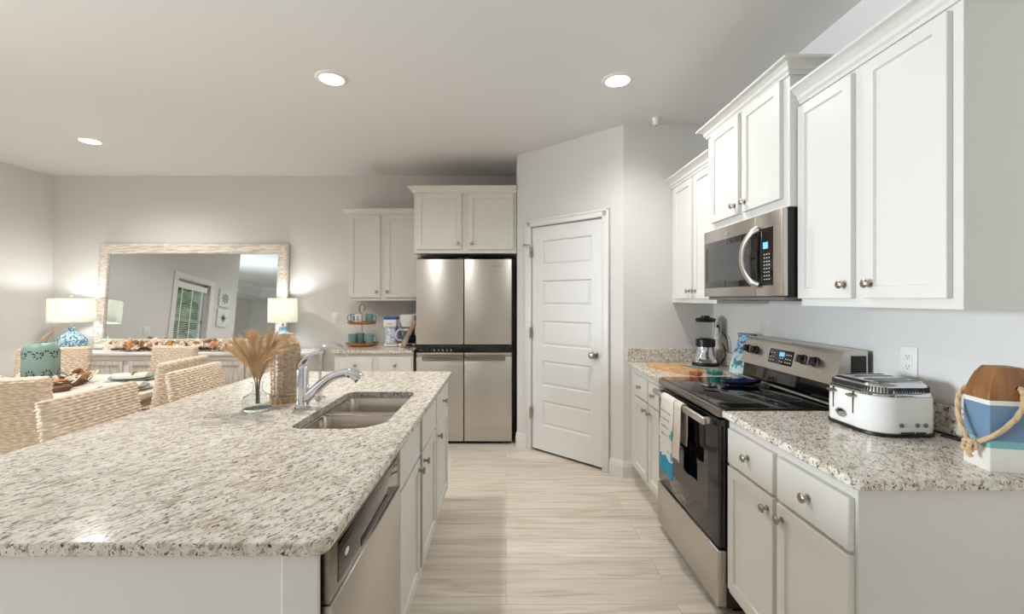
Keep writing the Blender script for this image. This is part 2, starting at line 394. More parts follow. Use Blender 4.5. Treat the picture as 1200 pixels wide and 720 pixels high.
# dining window: casing, sash, pane, blind
mb = MB(); cw = 0.09
mb.box(LW, LW+0.018, WY0-cw, WY0, WZ0-0.04, WZ1-0.0005, 0.003); mb.box(LW, LW+0.018, WY1, WY1+cw, WZ0-0.04, WZ1-0.0005, 0.003)
mb.box(LW, LW+0.018, WY0-cw, WY1+cw, WZ1, WZ1+cw, 0.003); mb.box(LW, LW+0.04, WY0-cw, WY1+cw, WZ0-0.04, WZ0, 0.003)
o = struct(mb.build('window_1', 'trim_white'))
mb = MB(); s = 0.045
mb.box(LW-0.13, LW-0.09, WY0, WY0+s, WZ0, WZ1); mb.box(LW-0.13, LW-0.09, WY1-s, WY1, WZ0, WZ1); mb.box(LW-0.13, LW-0.09, WY0, WY1, WZ0, WZ0+s); mb.box(LW-0.13, LW-0.09, WY0, WY1, WZ1-s, WZ1); mb.box(LW-0.13, LW-0.09, WY0, WY1, 1.37, 1.41)
mb.build('window_frame', 'trim_white', o, False)
mb = MB(); mb.box(LW-0.112, LW-0.108, WY0+s, WY1-s, WZ0+s, WZ1-s); mb.build('pane', 'pane_glass', o, False)
bl = thing('window_blind', 'white slatted blind with box valance in the dining window, seen in the mirror', 'blind', (LW-0.05, (WY0+WY1)/2, WZ0))
hw = (WY1-WY0)/2-0.03
mb = MB(); mb.box(-0.02, 0.03, -hw, hw, WZ1-WZ0-0.13, WZ1-WZ0-0.04, 0.004); mb.build('valance', 'blind_white', bl)
mb = MB()
for k in range(38):
    z = 0.03+k*0.0275; mb.box(-0.022, 0.022, -hw, hw, -0.0012, 0.0012, xf=T(0, 0, z) @ RY(math.radians(13)))
mb.build('slats', 'blind_white', bl, False)
mb = MB(); mb.box(-0.02, 0.02, -hw, hw, 0.005, 0.02, 0.003); mb.build('bottom_rail', 'blind_white', bl)
mb = MB()
for y in (-0.22, 0.0, 0.22): mb.box(0.024, 0.026, y-0.008, y+0.008, 0.01, WZ1-WZ0-0.1)
mb.build('ladder_tape', 'blind_white', bl, False)
mb = MB(); mb.tube([(0.036, -0.30, WZ1-WZ0-0.12), (0.04, -0.302, 0.6), (0.038, -0.30, 0.25)], 0.003, 6); mb.build('pull_cord', 'blind_white', bl)
# hedge outside the window
random.seed(4); mb = MB()
for k in range(60): mb.ball((-5.85+random.uniform(-0.12, 0.12), 1.95+random.uniform(0, 1.9), random.uniform(0.0, 2.6)), random.uniform(0.18, 0.30), 10)
for k in range(40): mb.ball((random.uniform(-5.8, -5.36), random.uniform(1.76, 2.0), random.uniform(0.0, 2.5)), random.uniform(0.13, 0.19), 10)
tag(mb.build('hedge', 'hedge_green'), 'green hedge outside the dining window, seen through the blind in the mirror', 'hedge')

# pantry box: angled wall with door
PA = Vector((0.104, 4.13)); PB = Vector((0.905, 3.39)); PL = (PB-PA).length; PANG = math.atan2(PB.y-PA.y, PB.x-PA.x)
D0, D1, DZ = 0.182, 0.906, 2.045
pw = lambda mb: None
PW = T(PA.x, PA.y, 0) @ RZ(PANG)       # local x along wall, local +y into the pantry
mb = MB()
mb.box(0, D0-0.004, 0, 0.115, FZ, CE, xf=PW); mb.box(D1+0.004, PL, 0, 0.115, FZ, CE, xf=PW); mb.box(D0-0.004, D1+0.004, 0, 0.115, DZ+0.004, CE, xf=PW)
mb.box(PB.x, RW, PB.y, PB.y+0.115, FZ, CE); mb.box(PA.x, PA.x+0.115, PA.y, BW, FZ, CE)
struct(mb.build('wall_pantry', 'wall_paint', smooth=False))
d1 = struct(bpy.data.objects.new('door_1', None)); C.objects.link(d1); d1.location = (PA.x, PA.y, 0); d1.rotation_euler = (0, 0, PANG)
mb = MB(); cwd = 0.062
def casing_box(mb, x0, x1, z0, z1):
    mb.box(x0, x1, -0.018, 0, z0, z1, 0.004); 
casing_box(mb, D0-0.005-cwd, D0-0.005, FZ, DZ+0.01+cwd); casing_box(mb, D1+0.005, D1+0.005+cwd, FZ, DZ+0.01+cwd); casing_box(mb, D0-0.005-cwd, D1+0.005+cwd, DZ+0.008, DZ+0.008+cwd)
for (x0, x1, z0, z1) in ((D0-0.005-cwd, D0-0.005-cwd+0.02, FZ, DZ+0.01+cwd), (D1+0.005+cwd-0.02, D1+0.005+cwd, FZ, DZ+0.01+cwd), (D0-0.005-cwd, D1+0.005+cwd, DZ+0.008+cwd-0.02, DZ+0.008+cwd)):
    mb.box(x0, x1, -0.024, 0, z0, z1, 0.004)
mb.build('casing', 'trim_white', d1)
# door slab: five raised panels
b = bmesh.new(); xs = [D0, D0+0.115, D1-0.105, D1]; zs = [FZ+0.022]
for k in range(4, -1, -1): zs += [1.918-0.357*k-0.225, 1.918-0.357*k]
zs.append(DZ-0.002); yf = 0.004
V = {(i, j): b.verts.new((x, yf, z)) for i, x in enumerate(xs) for j, z in enumerate(zs)}
pan = []
for i in range(3):
    for j in range(len(zs)-1):
        fc = b.faces.new((V[i, j], V[i+1, j], V[i+1, j+1], V[i, j+1]))
        if i == 1 and j % 2 == 1: pan.append(fc)
b.normal_update()
for fc in pan:
    bmesh.ops.inset_region(b, faces=[fc], thickness=0.014, depth=-0.011)
    bmesh.ops.inset_region(b, faces=[fc], thickness=0.03, depth=0.007)
mb = MB(); mb._merge(b); mb.box(D0, D1, yf+0.012, yf+0.04, zs[0], zs[-1])
mb.box(D0, D0+0.002, yf, yf+0.03, zs[0], zs[-1]); mb.box(D1-0.002, D1, yf, yf+0.03, zs[0], zs[-1]); mb.box(D0, D1, yf, yf+0.03, zs[0], zs[0]+0.002); mb.box(D0, D1, yf, yf+0.03, zs[-1]-0.002, zs[-1])
mb.build('door_leaf', 'trim_white', d1, False)
for z in (0.363, 1.09, 1.823):
    mb = MB(); mb.box(D0-0.014, D0+0.006, -0.024, -0.002, z-0.045, z+0.045, 0.003); mb.tube([(D0-0.003, -0.024, z-0.05), (D0-0.003, -0.024, z+0.05)], 0.007, 10); mb.build('hinge', 'nickel', d1)
mb = MB(); mb.tube([(D0-0.003, -0.03, 1.885), (D0-0.05, -0.045, 1.888)], 0.005, 8); mb.tube([(D0-0.05, -0.045, 1.888), (D0-0.062, -0.05, 1.888)], 0.009, 8); mb.build('door_stop', 'nickel', d1)
mb = MB(); kx = 0.837; kz = 0.94
mb.lathe([(0.032, 0), (0.032, 0.006), (0.014, 0.010), (0.012, 0.032), (0.022, 0.038), (0.028, 0.050), (0.027, 0.060), (0.018, 0.068), (0.0, 0.070)], 24, xf=T(kx, yf, kz) @ RX(PI/2)); kb = mb.build('door_knob', 'nickel', d1)
mb = MB(); mb.box(D1-0.004, D1+0.010, -0.004, 0.006, kz-0.03, kz+0.03); mb.build('strike_plate', 'nickel', d1)

# baseboards
def baseboard(name, segs):
    mb = MB()
    for (p, q) in segs:
        p = Vector(p); q = Vector(q); L = (q-p).length; a = math.atan2(q.y-p.y, q.x-p.x); X = T(p.x, p.y, 0) @ RZ(a)
        mb.prism([(0, FZ), (-0.016, FZ), (-0.016, FZ+0.085), (-0.012, FZ+0.095), (-0.012, FZ+0.105), (-0.006, FZ+0.118), (-0.004, FZ+0.13), (0, FZ+0.13)], -0.004, L+0.006, 'x', xf=X)
    return struct(mb.build(name, 'trim_white', angle=20))
pt = lambda s: (PA+(PB-PA)*(s/PL))[:]
baseboard('baseboard_pantry', [(pt(0), pt(D0-0.072)), (pt(D1+0.072), pt(PL)), (PB[:], (1.03, PB.y))])
baseboard('baseboard_back', [((LW, BW), (-1.65, BW))])
def bb_left():
    mb = MB(); mb.box(LW, LW+0.014, 1.40, BW, FZ, FZ+0.13, 0.003); return struct(mb.build('baseboard_left', 'trim_white'))
bb_left()

# ------------------------------------------------------------------ cabinets
KN = [(0.011, 0), (0.011, 0.002), (0.0055, 0.004), (0.0055, 0.014), (0.010, 0.017), (0.0155, 0.020), (0.0155, 0.024), (0.011, 0.028), (0.0, 0.0295)]
def add_knob(parent, x, z, y=-0.02):
    mb = MB(); mb.lathe(KN, 18, xf=T(x, y, z) @ RX(PI/2)); return mb.build('knob', 'nickel', parent)
def cabinet(name, label, loc, rz, W, D, z0, z1, fronts, toe=0.0, crown=None, hollow=False, group=None):
    """local x along the front, front plane at y=0, body towards +y"""
    t = thing(name, label, 'cabinet', loc, rz, group); mb = MB(); p = 0.018; D -= 0.003
    zb = z0+toe
    if hollow:
        mb.box(0, p, 0, D, zb, z1); mb.box(W-p, W, 0, D, zb, z1); mb.box(p, W-p, 0, D, zb, zb+p); mb.box(p, W-p, D-0.008, D, zb+p, z1)
        mb.box(p, W-p, 0, 0.019, z1-0.04, z1); mb.box(p, W-p, 0, 0.019, zb+p, zb+0.04)
    else:
        mb.box(0, W, 0, D, zb, z1, 0.0015, 1)
    mb.build('body', 'cabinet_white', t, False)
    if toe:
        mb = MB(); mb.box(0.002, W-0.002, 0.07, 0.085, z0, zb); mb.build('toe_kick', 'cabinet_white', t, False)
    for fr in fronts:
        kind, a, c, e, g = fr[:5]; mb = MB()
        if kind == 'door': mb.shaker(a, c, e, g)
        else: mb.box(a, c, -0.02, 0, e, g, 0.004)
        d = mb.build(kind if kind != 'false' else 'drawer_front', 'cabinet_white', t, angle=20)
        if len(fr) > 5 and fr[5]: add_knob(d, *fr[5])
    if crown:
        ct, L, R = crown; prof = [(0.0, z1-0.012), (0.010, z1-0.012), (0.012, z1), (0.020, z1+0.008), (0.022, z1+0.022), (0.034, z1+0.036), (0.048, ct-0.012), (0.055, ct-0.010), (0.055, ct), (0.0, ct)]
        mb = MB(); rings = []
        for o, z in prof:
            r = []
            if L: r += [(-o, D, z), (-o, -o, z)]
            else: r += [(0, -o, z)]
            if R: r += [(W+o, -o, z), (W+o, D, z)]
            else: r += [(W, -o, z)]
            rings.append(r)
        n = len(rings[0]); bars = [[rings[k][i] for k in range(len(prof))] for i in range(n)]
        mb.loft(bars); mb.build('crown_molding', 'cabinet_white', t, angle=25)
    return t
# right wall uppers (rz=-90: local x runs towards the camera, local -y towards the room)
RR = -PI/2
def ry(yfar, *ys): return [yfar-y for y in ys]
UF = 1.28
a = ry(1.903, 1.90, 1.607, 1.551, 1.258)
cabinet('wall_cabinet', 'tall white two-door wall cabinet nearest the camera, right of the microwave', (UF, 1.903, 0), RR, 1.903-1.23, RW-UF, 1.368, 2.25,
        [('door', a[0], a[1], 1.40, 2.226, (a[1]-0.03, 1.452)), ('door', a[2], a[3], 1.40, 2.226, (a[2]+0.03, 1.452))], crown=(2.31, False, True))
a = ry(2.67, 2.603, 2.296, 2.258, 1.947)
cabinet('wall_cabinet', 'raised white two-door cabinet right above the microwave', (1.23, 2.67, 0), RR, 2.67-1.905, RW-1.23, 1.80, 2.38,
        [('door', a[0], a[1], 1.842, 2.362, (a[1]-0.03, 1.89)), ('door', a[2], a[3], 1.842, 2.362, (a[2]+0.03, 1.89))], crown=(2.43, True, True))
a = ry(3.387, 3.30, 2.994, 2.955, 2.70)
cabinet('wall_cabinet', 'white two-door wall cabinet in the corner above the blender', (UF, 3.387, 0), RR, 3.387-2.672, RW-UF, 1.368, 2.25,
        [('door', a[0], a[1], 1.40, 2.226, (a[1]-0.03, 1.452)), ('door', a[2], a[3], 1.40, 2.226, (a[2]+0.03, 1.452))], crown=(2.31, False, False))
# right wall bases
BF = 0.965; SB = 0.884
a = ry(1.90, 1.875, 1.561, 1.536, 1.2136)
cabinet('base_cabinet', 'white base cabinet with two drawers and two doors, right of the range', (BF, 1.90, 0), RR, 1.90-1.205, RW-BF, FZ, SB,
        [('drawer', a[0], a[1], 0.70, 0.848, ((a[0]+a[1])/2, 0.775)), ('drawer', a[2], a[3], 0.70, 0.848, ((a[2]+a[3])/2, 0.775)),
         ('door', a[0], a[1], 0.165, 0.688, (a[1]-0.03, 0.64)), ('door', a[2], a[3], 0.165, 0.688, (a[2]+0.03, 0.64))], toe=0.11)
a = ry(3.387, 3.247, 2.95, 2.92, 2.70)
cabinet('base_cabinet', 'narrow white base cabinet between the pantry wall and the range', (BF, 3.387, 0), RR, 3.387-2.675, RW-BF, FZ, SB,
        [('drawer', a[0], a[1], 0.70, 0.848, ((a[0]+a[1])/2, 0.775)), ('drawer', a[2], a[3], 0.70, 0.848, ((a[2]+a[3])/2, 0.775)),
         ('door', a[0], a[1], 0.165, 0.688, (a[1]-0.03, 0.64)), ('door', a[2], a[3], 0.165, 0.688, (a[2]+0.03, 0.64))], toe=0.11)
# back wall
x0 = -1.613; a = [v-x0 for v in (-1.59, -1.276, -1.222, -0.89)]
cabinet('wall_cabinet', 'white two-door wall cabinet above the coffee maker and mugs', (x0, 4.48, 0), 0, -0.872-x0, BW-4.48, 1.378, 2.25,
        [('door', a[0], a[1], 1.41, 2.246, (a[1]-0.035, 1.47)), ('door', a[2], a[3], 1.41, 2.246, (a[2]+0.02, 1.47))], crown=(2.31, True, False))
x0 = -0.868; a = [v-x0 for v in (-0.84, -0.418, -0.354, 0.068)]
cabinet('wall_cabinet', 'wide white two-door cabinet above the refrigerator', (x0, 4.15, 0), 0, 0.100-x0, BW-4.15, 1.827, 2.40,
        [('door', a[0], a[1], 1.862, 2.386, (a[1]-0.032, 1.92)), ('door', a[2], a[3], 1.862, 2.386, (a[2]+0.032, 1.92))], crown=(2.455, True, False))
x0 = -1.61; a = [v-x0 for v in (-1.564, -1.253, -1.189, -0.886)]
cabinet('base_cabinet', 'white base cabinet with two drawers under the coffee counter', (x0, 4.13, 0), 0, -0.875-x0, BW-4.13, FZ, SB,
        [('drawer', a[0], a[1], 0.70, 0.848, ((a[0]+a[1])/2, 0.775)), ('drawer', a[2], a[3], 0.70, 0.848, ((a[2]+a[3])/2, 0.775)),
         ('door', a[0], a[1], 0.165, 0.688, (a[1]-0.03, 0.64)), ('door', a[2], a[3], 0.165, 0.688, (a[2]+0.03, 0.64))], toe=0.11)
# island (rz=+90: local x runs away from the camera, local -y towards the aisle)
IF = -0.392; y0 = 1.53; a = [v-y0 for v in (1.548, 1.906, 1.963, 2.336)]
cabinet('island_cabinet', 'white island sink cabinet with false drawer fronts and two doors', (IF, y0, 0), PI/2, 2.35-y0, 0.60, FZ, SB,
        [('false', a[0], a[1], 0.72, 0.868), ('false', a[2], a[3], 0.72, 0.868),
         ('door', a[0], a[1], 0.195, 0.706, (a[1]-0.03, 0.665)), ('door', a[2], a[3], 0.195, 0.706, (a[2]+0.03, 0.665))], toe=0.11, hollow=True)
y0 = 2.352; a = [v-y0 for v in (2.368, 2.82)]
cabinet('island_cabinet', 'white island end cabinet with one drawer and one door, facing the refrigerator side', (IF, y0, 0), PI/2, 2.85-y0, 0.60, FZ, SB,
        [('drawer', a[0], a[1], 0.72, 0.868, ((a[0]+a[1])/2, 0.795)), ('door', a[0], a[1], 0.195, 0.706, (a[0]+0.03, 0.65))], toe=0.11)
mb = MB(); mb.box(-1.25, -0.385, 0.893, 0.912, FZ, SB, 0.001, 1); mb.box(-1.25, -1.231, 0.912, 2.853, FZ, SB); mb.box(-1.231, -0.995, 2.835, 2.853, FZ, SB)
mb.box(-1.231, -0.41, 0.912, 0.918, FZ, SB)
isl = tag(mb.build('island_back_panel', 'trim_white', smooth=False), 'plain white panelling around the end and back of the kitchen island', 'panel')
mb = MB(); mb.box(-0.452, -0.380, 0.886, 0.893, FZ, SB, 0.001, 1); mb.build('corner_trim', 'cabinet_white', isl, False)

# countertops
IX0, IX1, IY0, IY1 = -1.57, -0.358, 0.872, 2.93
hole = rrect(-0.815, -0.468, 1.638, 2.288, 0.06, 8, radii=(0.05, 0.13, 0.05, 0.05))
isl_top = slab('island_countertop', lambda i: rrect(IX0, IX1, IY0, IY1, 0.03, 5, i), SB+0.0005, 0.914, 'granite', hole)
tag(isl_top, 'large speckled granite countertop on the kitchen island', 'countertop')
def counter(x0, x1, y0, y1, lab, splash, radii=(0.004, 0.004, 0.004, 0.004)):
    o = slab('countertop', lambda i: rrect(x0, x1, y0, y1, 0.004, 3, i, radii), SB+0.0005, 0.914, 'granite'); tag(o, lab, 'countertop')
    if splash:
        mb = MB()
        for s_ in splash: mb.box(*s_, 0.9145, 1.016, 0.002, 1)
        mb.build('backsplash', 'granite', o)
counter(0.935, 1.578, 1.17, 1.903, 'granite countertop under the toaster, right of the range', [(1.58, 1.599, 1.17, 1.903)], (0.02, 0.004, 0.004, 0.004))
counter(0.935, 1.578, 2.673, 3.372, 'granite countertop with backsplash under the blender, left of the range', [(1.58, 1.599, 2.673, 3.372), (0.935, 1.599, 3.372, 3.389)])
counter(-1.645, -0.872, 4.10, 4.79, 'granite coffee-station countertop on the back wall beside the refrigerator', None)

# ------------------------------------------------------------------ sink, faucets
sk = thing('kitchen_sink', 'double bowl stainless undermount sink in the granite island', 'sink', (0, 0, 0))
def bowl(x0, x1, y0, y1, dep, radii):
    mb = MB(); zt = SB-0.001; R = []
    for (ins, z) in ((-0.028, zt), (-0.028, zt-0.0015), (-0.002, zt-0.0015), (0.0, zt-0.006), (0.004, zt-0.06), (0.010, zt-dep+0.03), (0.018, zt-dep+0.012), (0.034, zt-dep+0.002), (0.06, zt-dep)):
        pass
    prof = [(0.012, zt-dep-0.003), (-0.012, zt-0.10), (-0.014, zt-0.002), (0.0, zt-0.0005), (0.002, zt-0.004), (0.006, zt-0.08), (0.012, zt-dep+0.035), (0.024, zt-dep+0.012), (0.045, zt-dep+0.001), (0.07, zt-dep)]
    for ins, z in prof:
        R.append([(p[0], p[1], z) for p in rrect(x0, x1, y0, y1, 0.07, 8, ins, radii)])
    mb.loft(R); bo = mb.build('bowl', 'sink_steel', sk, angle=60)
    mb = MB(); mb.lathe([(0.045, 0.004), (0.045, 0.006), (0.038, 0.006), (0.030, 0.0045), (0.0, 0.0045)], 24, c=((x0+x1)/2, (y0+y1)/2, zt-dep-0.003)); mb.build('drain', 'chrome', bo)
bowl(-0.812, -0.470, 1.642, 1.955, 0.20, (0.05, 0.125, 0.035, 0.035))
bowl(-0.812, -0.470, 1.99, 2.285, 0.18, (0.035, 0.035, 0.05, 0.05))
mb = MB(); mb.box(-0.812, -0.470, 1.940, 2.005, SB-0.0035, SB-0.0008, 0.001); mb.box(-0.812, -0.470, 1.9700, 1.9750, SB-0.05, SB-0.003); mb.build('divider', 'sink_steel', sk)

fx, fy = -0.905, 1.955
fa = thing('kitchen_faucet', 'chrome pull-out kitchen faucet with arched lever, left of the sink', 'faucet', (fx, fy, 0.9145))
mb = MB(); mb.lathe([(0.034, 0), (0.034, 0.004), (0.029, 0.007), (0.027, 0.06), (0.0262, 0.165), (0.024, 0.180), (0.017, 0.192), (0.0, 0.196)], 28); mb.build('body', 'chrome', fa)
pts = bez((0.005, 0, 0.035), (0.07, 0.01, 0.080), (0.10, 0.01, 0.145), (0.19, 0.012, 0.152), 16); 
mb = MB(); mb.tube(pts, [0.025-0.006*i/16 for i in range(17)], 14); mb.build('spout', 'chrome', fa)
mb = MB(); mb.tube(smooth_path([(0.175, 0.012, 0.153), (0.205, 0.012, 0.152), (0.232, 0.012, 0.142), (0.252, 0.012, 0.122)], 4), [0.019]*3+[0.022]*4+[0.025]*5+[0.023], 14); mb.build('spray_head', 'chrome', fa)
mb = MB(); mb.tube(bez((-0.012, 0, 0.175), (-0.002, 0, 0.222), (0.03, 0, 0.240), (0.092, 0, 0.246), 14), [0.019-0.0135*i/14 for i in range(15)], 10); mb.build('lever', 'chrome', fa)
f2 = thing('filter_faucet', 'slim chrome gooseneck water tap behind the main faucet', 'faucet', (-0.905, 2.14, 0.9145))
mb = MB(); mb.lathe([(0.026, 0), (0.026, 0.006), (0.012, 0.012), (0.013, 0.03), (0.018, 0.05), (0.018, 0.062), (0.008, 0.07), (0.006, 0.08), (0, 0.081)], 20); mb.build('base', 'chrome', f2)
g = [(0, 0, 0.07), (0, 0, 0.205)]+[(0.065-0.065*math.cos(t*PI/10), 0, 0.205+0.062*math.sin(t*PI/10)) for t in range(1, 9)]+[(0.135, 0, 0.208)]
mb = MB(); mb.tube(smooth_path(g, 3), 0.0062, 10); mb.build('gooseneck', 'chrome', f2)
mb = MB(); mb.tube([(0, -0.012, 0.045), (0.002, -0.045, 0.055)], 0.005, 8); mb.build('tap_lever', 'chrome', f2)

# ------------------------------------------------------------------ text helper (marks printed on things)
def text_mesh(name, body, size, m, parent, mtx, ext=0.0004):
    cu = bpy.data.curves.new('txt', 'FONT'); cu.body = body; cu.size = size; cu.align_x = 'CENTER'; cu.align_y = 'CENTER'; cu.extrude = ext
    o = bpy.data.objects.new('txt', cu); C.objects.link(o); dg = bpy.context.evaluated_depsgraph_get(); dg.update()
    me = bpy.data.meshes.new_from_object(o.evaluated_get(dg)); bpy.data.objects.remove(o); me.transform(mtx)
    me.materials.clear(); me.materials.append(MATS[m]); r = bpy.data.objects.new(name, me); C.objects.link(r)
    if parent is not None: r.parent = parent
    return r

# ------------------------------------------------------------------ refrigerator
fw0 = 0.906; fr = thing('refrigerator', 'stainless four-door refrigerator with black band between upper and lower doors', 'refrigerator', (-0.850, 4.15, FZ))
mb = MB(); mb.box(0.012, fw0+0.004, 0.075, 0.63, 0.03, 1.745, 0.004); mb.box(0.02, fw0-0.02, 0.05, 0.1, 0.025, 0.06); mb.build('body', 'black_plastic', fr)
half = 0.448; gap = 0.008
for i, lab in ((0, 'left'), (1, 'right')):
    xa = 0 if i == 0 else half+gap; xb = xa+half+(0 if i == 0 else 0.0)
    mb = MB(); mb.box(xa, xb, 0, 0.068, 0.945, 1.752, 0.006); mb.build('door', 'steel', fr)
    mb = MB(); mb.box(xa, xb, 0.0, 0.068, 0.03, 0.828, 0.004); mb.box(xa, xb, 0.022, 0.068, 0.828, 0.862, 0.002); mb.box(xa, xb, 0, 0.025, 0.850, 0.866, 0.003)
    d = mb.build('door', 'steel', fr)
    ha, hb = (0.055, half) if i == 0 else (half+gap, half+gap+half-0.06)
    mb = MB(); mb.box(ha, hb, -0.012, 0.0, 0.805, 0.838, 0.004); mb.box(ha, hb, -0.012, 0.012, 0.795, 0.808, 0.004); mb.build('handle', 'steel_dark', d)
mb = MB(); mb.box(0, fw0-0.002, 0.012, 0.07, 0.872, 0.940, 0.003); bd = mb.build('control_band', 'black_glass', fr)
for k, x in enumerate((0.17, 0.21, 0.25, 0.29, 0.33)):
    mb = MB(); mb.box(x-0.006, x+0.006, 0.0112, 0.0122, 0.884, 0.888); mb.box(x-0.003, x+0.003, 0.0112, 0.0122, 0.892, 0.898); mb.build('control_icon', 'mark_white', bd, False)
text_mesh('logo', 'Whirlpool', 0.022, 'mark_grey', fr, T(0.77, -0.0002, 1.685) @ RX(PI/2))
for x in (0.06, fw0-0.05):
    mb = MB(); mb.lathe([(0.02, 0), (0.02, 0.02), (0.012, 0.024), (0.012, 0.035)], 14, c=(x, 0.07, 0)); mb.build('foot', 'grey_plastic', fr)
mb = MB()
for x in (0.04, half-0.03, half+gap+0.03, fw0-0.04): mb.box(x-0.03, x+0.03, 0.02, 0.10, 1.752, 1.766, 0.004)
mb.build('hinge_cover', 'black_plastic', fr)

# ------------------------------------------------------------------ range (local frame: x towards camera, -y into the room)
rg = thing('range', 'freestanding electric range with black glass cooktop and stainless control panel', 'stove', (0.925, 2.666, FZ), RR); RWd = 0.756; H0 = -FZ
def z_(v): return v-FZ
mb = MB(); mb.box(0, RWd, 0.035, 0.655, z_(0.05), z_(0.895), 0.003); mb.box(0.03, RWd-0.03, 0.08, 0.6, 0, z_(0.06)); mb.build('body', 'black_plastic', rg)
mb = MB(); mb.box(0.003, RWd-0.003, -0.005, 0.04, z_(0.055), z_(0.300), 0.005); mb.build('storage_drawer', 'steel', rg)
mb = MB(); mb.box(0.003, RWd-0.003, 0.0, 0.04, z_(0.312), z_(0.872), 0.005); od = mb.build('oven_door', 'black_glass', rg)
mb = MB(); mb.box(0.10, RWd-0.10, -0.0006, 0.0, z_(0.42), z_(0.70), 0.0); mb.build('oven_window', 'black_glass', od, False)
mb = MB(); mb.box(0.045, RWd-0.045, -0.052, -0.030, z_(0.835), z_(0.868), 0.008); mb.box(0.05, 0.085, -0.035, 0.002, z_(0.838), z_(0.865), 0.004); mb.box(RWd-0.085, RWd-0.05, -0.035, 0.002, z_(0.838), z_(0.865), 0.004); mb.build('handle', 'steel', od)
mb = MB(); mb.lathe([(0.03, 0), (0.03, 0.001), (0, 0.001)], 24, xf=T(RWd/2, -0.0005, z_(0.36)) @ RX(PI/2) @ Matrix.Diagonal((1.0, 0.28, 1, 1))); mb.build('logo', 'mark_grey', od)
mb = MB(); mb.box(0, RWd, 0.0, 0.030, z_(0.880), z_(0.918), 0.006); mb.build('front_trim', 'steel_dark', rg)
mb = MB(); mb.box(0.002, RWd-0.002, 0.012, 0.52, z_(0.912), z_(0.925), 0.004); ct = mb.build('cooktop', 'black_glass', rg)
def ringmark(cx, cy, r):
    mb = MB(); mb.lathe([(r-0.002, 0.0), (r-0.002, 0.0006), (r, 0.0006), (r, 0)], 40, c=(cx, cy, z_(0.9248)), cap0=False, cap1=False); mb.build('burner_ring', 'grey_plastic', ct)
for c_ in ((0.20, 0.15, 0.10), (0.56, 0.15, 0.115), (0.20, 0.40, 0.08), (0.56, 0.40, 0.08)): ringmark(*c_)
# backguard: lower black glass part and slanted stainless panel
mb = MB(); mb.prism([(0.505, z_(0.915)), (0.645, z_(0.915)), (0.645, z_(1.03)), (0.520, z_(1.03))], 0.004, RWd-0.004, 'x'); mb.build('backguard_base', 'black_glass', rg, False)
mb = MB(); mb.tube([(0.004, 0.500, z_(0.934)), (RWd-0.004, 0.500, z_(0.934))], 0.006, 8); mb.build('rear_trim', 'steel', rg)
bgp = [(0.503, z_(1.020)), (0.533, z_(1.150)), (0.546, z_(1.168)), (0.570, z_(1.172)), (0.648, z_(1.172)), (0.648, z_(1.020))]
mb = MB(); mb.prism(bgp, 0.0, RWd, 'x'); bg = mb.build('control_panel', 'steel', rg)
mb = MB(); mb.box(RWd-0.001, RWd+0.002, 0.575, 0.64, z_(1.03), z_(1.15)); mb.build('side_vent', 'black_plastic', bg, False)
mb = MB(); mb.box(-0.002, 0.001, 0.575, 0.64, z_(1.03), z_(1.15)); mb.build('side_vent', 'black_plastic', bg, False)
sl = math.atan2(0.030, 0.130)
PX = T(0, 0.503, z_(1.020)) @ RX(-sl)     # local: x along, z up the slanted panel, -y out
mb = MB(); mb.box(0.255, 0.455, -0.002, 0.002, 0.035, 0.112, 0.002, xf=PX); sc_ = mb.build('display', 'black_glass', bg)
mb = MB(); mb.box(0.345, 0.385, -0.0032, -0.002, 0.078, 0.100, xf=PX); mb.build('clock_screen', 'screen_blue', sc_, False)
mb = MB()
for x in (0.275, 0.300, 0.355, 0.375, 0.402, 0.420, 0.438):
    for z in (0.05, 0.068, 0.09):
        if 0.34 < x < 0.39 and z > 0.075: continue
        mb.box(x-0.004, x+0.004, -0.0028, -0.002, z-0.0022, z+0.0022, xf=PX)
mb.build('button_mark', 'mark_white', sc_, False)
for x in (0.055, 0.125, 0.53, 0.615):
    mb = MB(); mb.lathe([(0.024, 0), (0.024, 0.008), (0.020, 0.010), (0.019, 0.030), (0.016, 0.033), (0, 0.033)], 24, xf=PX @ T(x, 0, 0.085) @ RX(PI/2)); kn = mb.build('knob', 'black_plastic', bg)
    mb = MB(); mb.box(x-0.004, x+0.004, -0.041, -0.012, 0.066, 0.104, 0.002, xf=PX); mb.build('knob_grip', 'steel_dark', kn)
mb = MB()
for x in (0.055, 0.125, 0.53, 0.615):
    for (dx, dz) in ((-0.03, 0.03), (0.03, 0.03), (0, 0.036), (0.0, -0.045)): mb.box(x+dx-0.0025, x+dx+0.0025, -0.0006, 0, 0.085+dz-0.0015, 0.085+dz+0.0015, xf=PX)
mb.build('knob_mark', 'ink', bg, False)
# spoon rest on the cooktop
mb = MB(); n = 28; R = []
def sr(k, s, z):
    out = []
    for i in range(n):
        t = 2*PI*i/n; x = math.cos(t); y = math.sin(t)
        wdt = 0.052*(1-0.22*x) if x < 0.35 else 0.052*(1-0.22*x)*max(0.38, 1-(x-0.35)*1.25)
        out.append((x*0.125*s, y*wdt*s, z))
    return out
R = [sr(0, 0.62, 0.0), sr(0, 0.80, 0.004), sr(0, 1.0, 0.022), sr(0, 0.97, 0.024), sr(0, 0.76, 0.009), sr(0, 0.5, 0.006)]
mb.loft(R); o = mb.build('spoon_rest', 'spoon_blue'); o.location = (1.302, 2.42, 0.9262); o.rotation_euler = (0, 0, 0.12)
tag(o, 'glossy dark blue oval spoon rest on the glass cooktop', 'spoon rest')
